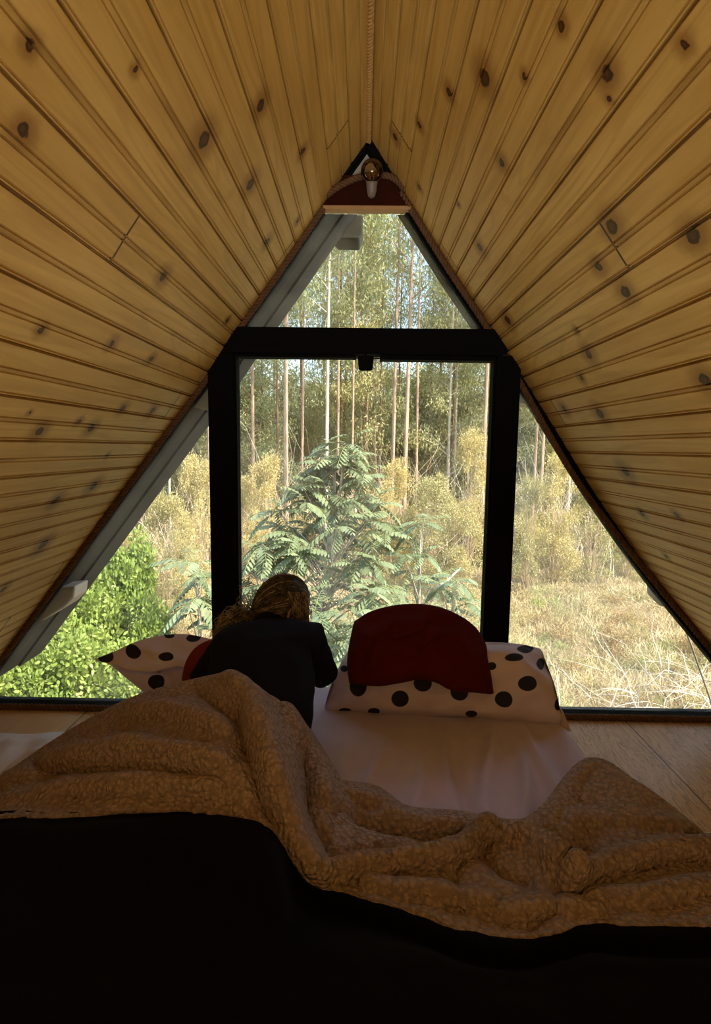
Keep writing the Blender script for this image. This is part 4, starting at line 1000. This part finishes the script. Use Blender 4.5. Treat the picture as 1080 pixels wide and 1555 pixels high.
for k in range(260):
    Y = 7+13*rng.random()**1.2; x = rng.uniform(.04, .66)*Y if k % 4 else rng.uniform(-.4, .1)*Y
    w__ = rng.uniform(.18, .42)
    bush(x, Y, w__, w__*rng.uniform(.9, 1.5), {1.2: WD}, k, [brn, oliv, straw, brn, grn, oliv][k % 6], 'small leafy weed clump growing in the dry grass field', 'weed clumps in the field', 'weed_clump', 'weed')
# ---- bare twigs
def twigs(x, y, n, L, spread, rad, flat, mat, label, name='dead_branches', cat='branches', group=None):
    mb = MB(); g0 = gz(x, y)
    for i in range(n):
        a = random.uniform(0, 2*PI); el = random.uniform(.05, .9) if flat else random.uniform(1.0, 1.5); l = L*random.uniform(.5, 1.1); p = Vector((x+random.gauss(0, spread), y+random.gauss(0, spread), g0+random.uniform(.0, .5 if flat else .05))); pts = [p.copy()]
        d = Vector((math.cos(a)*math.cos(el), math.sin(a)*math.cos(el)*.6, math.sin(el)))
        for k in range(6):
            d = (d+Vector((random.gauss(0, .22), random.gauss(0, .22), -.13 if flat else random.gauss(0, .08)))).normalized(); p = p+d*l/6; pts.append(p.copy())
        mb.tube(pts, [rad*(1-.13*k) for k in range(7)], 4, False)
    mb.build(name, mat, smooth=True, label=label, category=cat, **({'group': group} if group else {}))
p = P(1010, 1000, 7.4); twigs(p.x, 7.4, 60, 1.5, .45, .0065, True, pale_twig, 'pile of bleached dead branches low in the right pane')
p = P(1040, 930, 9); twigs(p.x, 9, 36, 1.5, .5, .0065, True, pale_twig, 'bleached dead branches higher up under the right slope')
for k in range(60):
    Y = rng.uniform(17.5, 24); x = rng.uniform(-.6, .6)*Y
    twigs(x, Y, 8, rng.uniform(3, 6), .6, .014, False, [twig, pale_twig][k % 2], 'thin bare twiggy saplings at the forest edge', 'bare_sapling_clump', 'saplings', 'bare saplings')
p = P(655, 870, 9.6); mb = MB(); q = P(655, 895, 9.6); r_ = P(700, 862, 9.6); mb.tube([q, (q+r_)/2+Vector((0, 0, -.06)), r_], [.03, .022, .012], 6); mb.build('fallen_branch', pale_twig, smooth=True, label='pale broken branch leaning in the plants, lower right of the centre pane', category='branch')
# ------------------------------------------------------------ light
w = bpy.data.worlds.new('sky'); S.world = w; w.use_nodes = True; nt = w.node_tree; nt.nodes.clear()
sk = nt.nodes.new('ShaderNodeTexSky'); sk.sky_type = 'NISHITA'; sk.sun_disc = False; sk.sun_elevation = math.radians(50); sk.sun_rotation = math.radians(110); sk.dust_density = 2.5; sk.air_density = 1.0
bg = nt.nodes.new('ShaderNodeBackground'); bg.inputs[1].default_value = .38
wo = nt.nodes.new('ShaderNodeOutputWorld'); nt.links.new(sk.outputs[0], bg.inputs[0]); nt.links.new(bg.outputs[0], wo.inputs[0])
sun = bpy.data.objects.new('sun', bpy.data.lights.new('sun', 'SUN')); COL.objects.link(sun)
sun.data.energy = 7.5; sun.data.angle = .012; sun.data.color = (1, .90, .70)
sun.rotation_euler = Vector((-.70, .42, -.85)).to_track_quat('-Z', 'Y').to_euler()

al = bpy.data.objects.new('gable_daylight', bpy.data.lights.new('gable_daylight', 'AREA')); COL.objects.link(al)  # added area lamp, unseen below loft floor level, brightens the roof slopes
al.data.shape = 'RECTANGLE'; al.data.size = 3.0; al.data.size_y = 1.2; al.data.energy = 108; al.data.color = (1, .93, .80)
al.location = (0, -4.3, -1.3); al.rotation_euler = Vector((0, .8, .6)).to_track_quat('-Z', 'Y').to_euler()
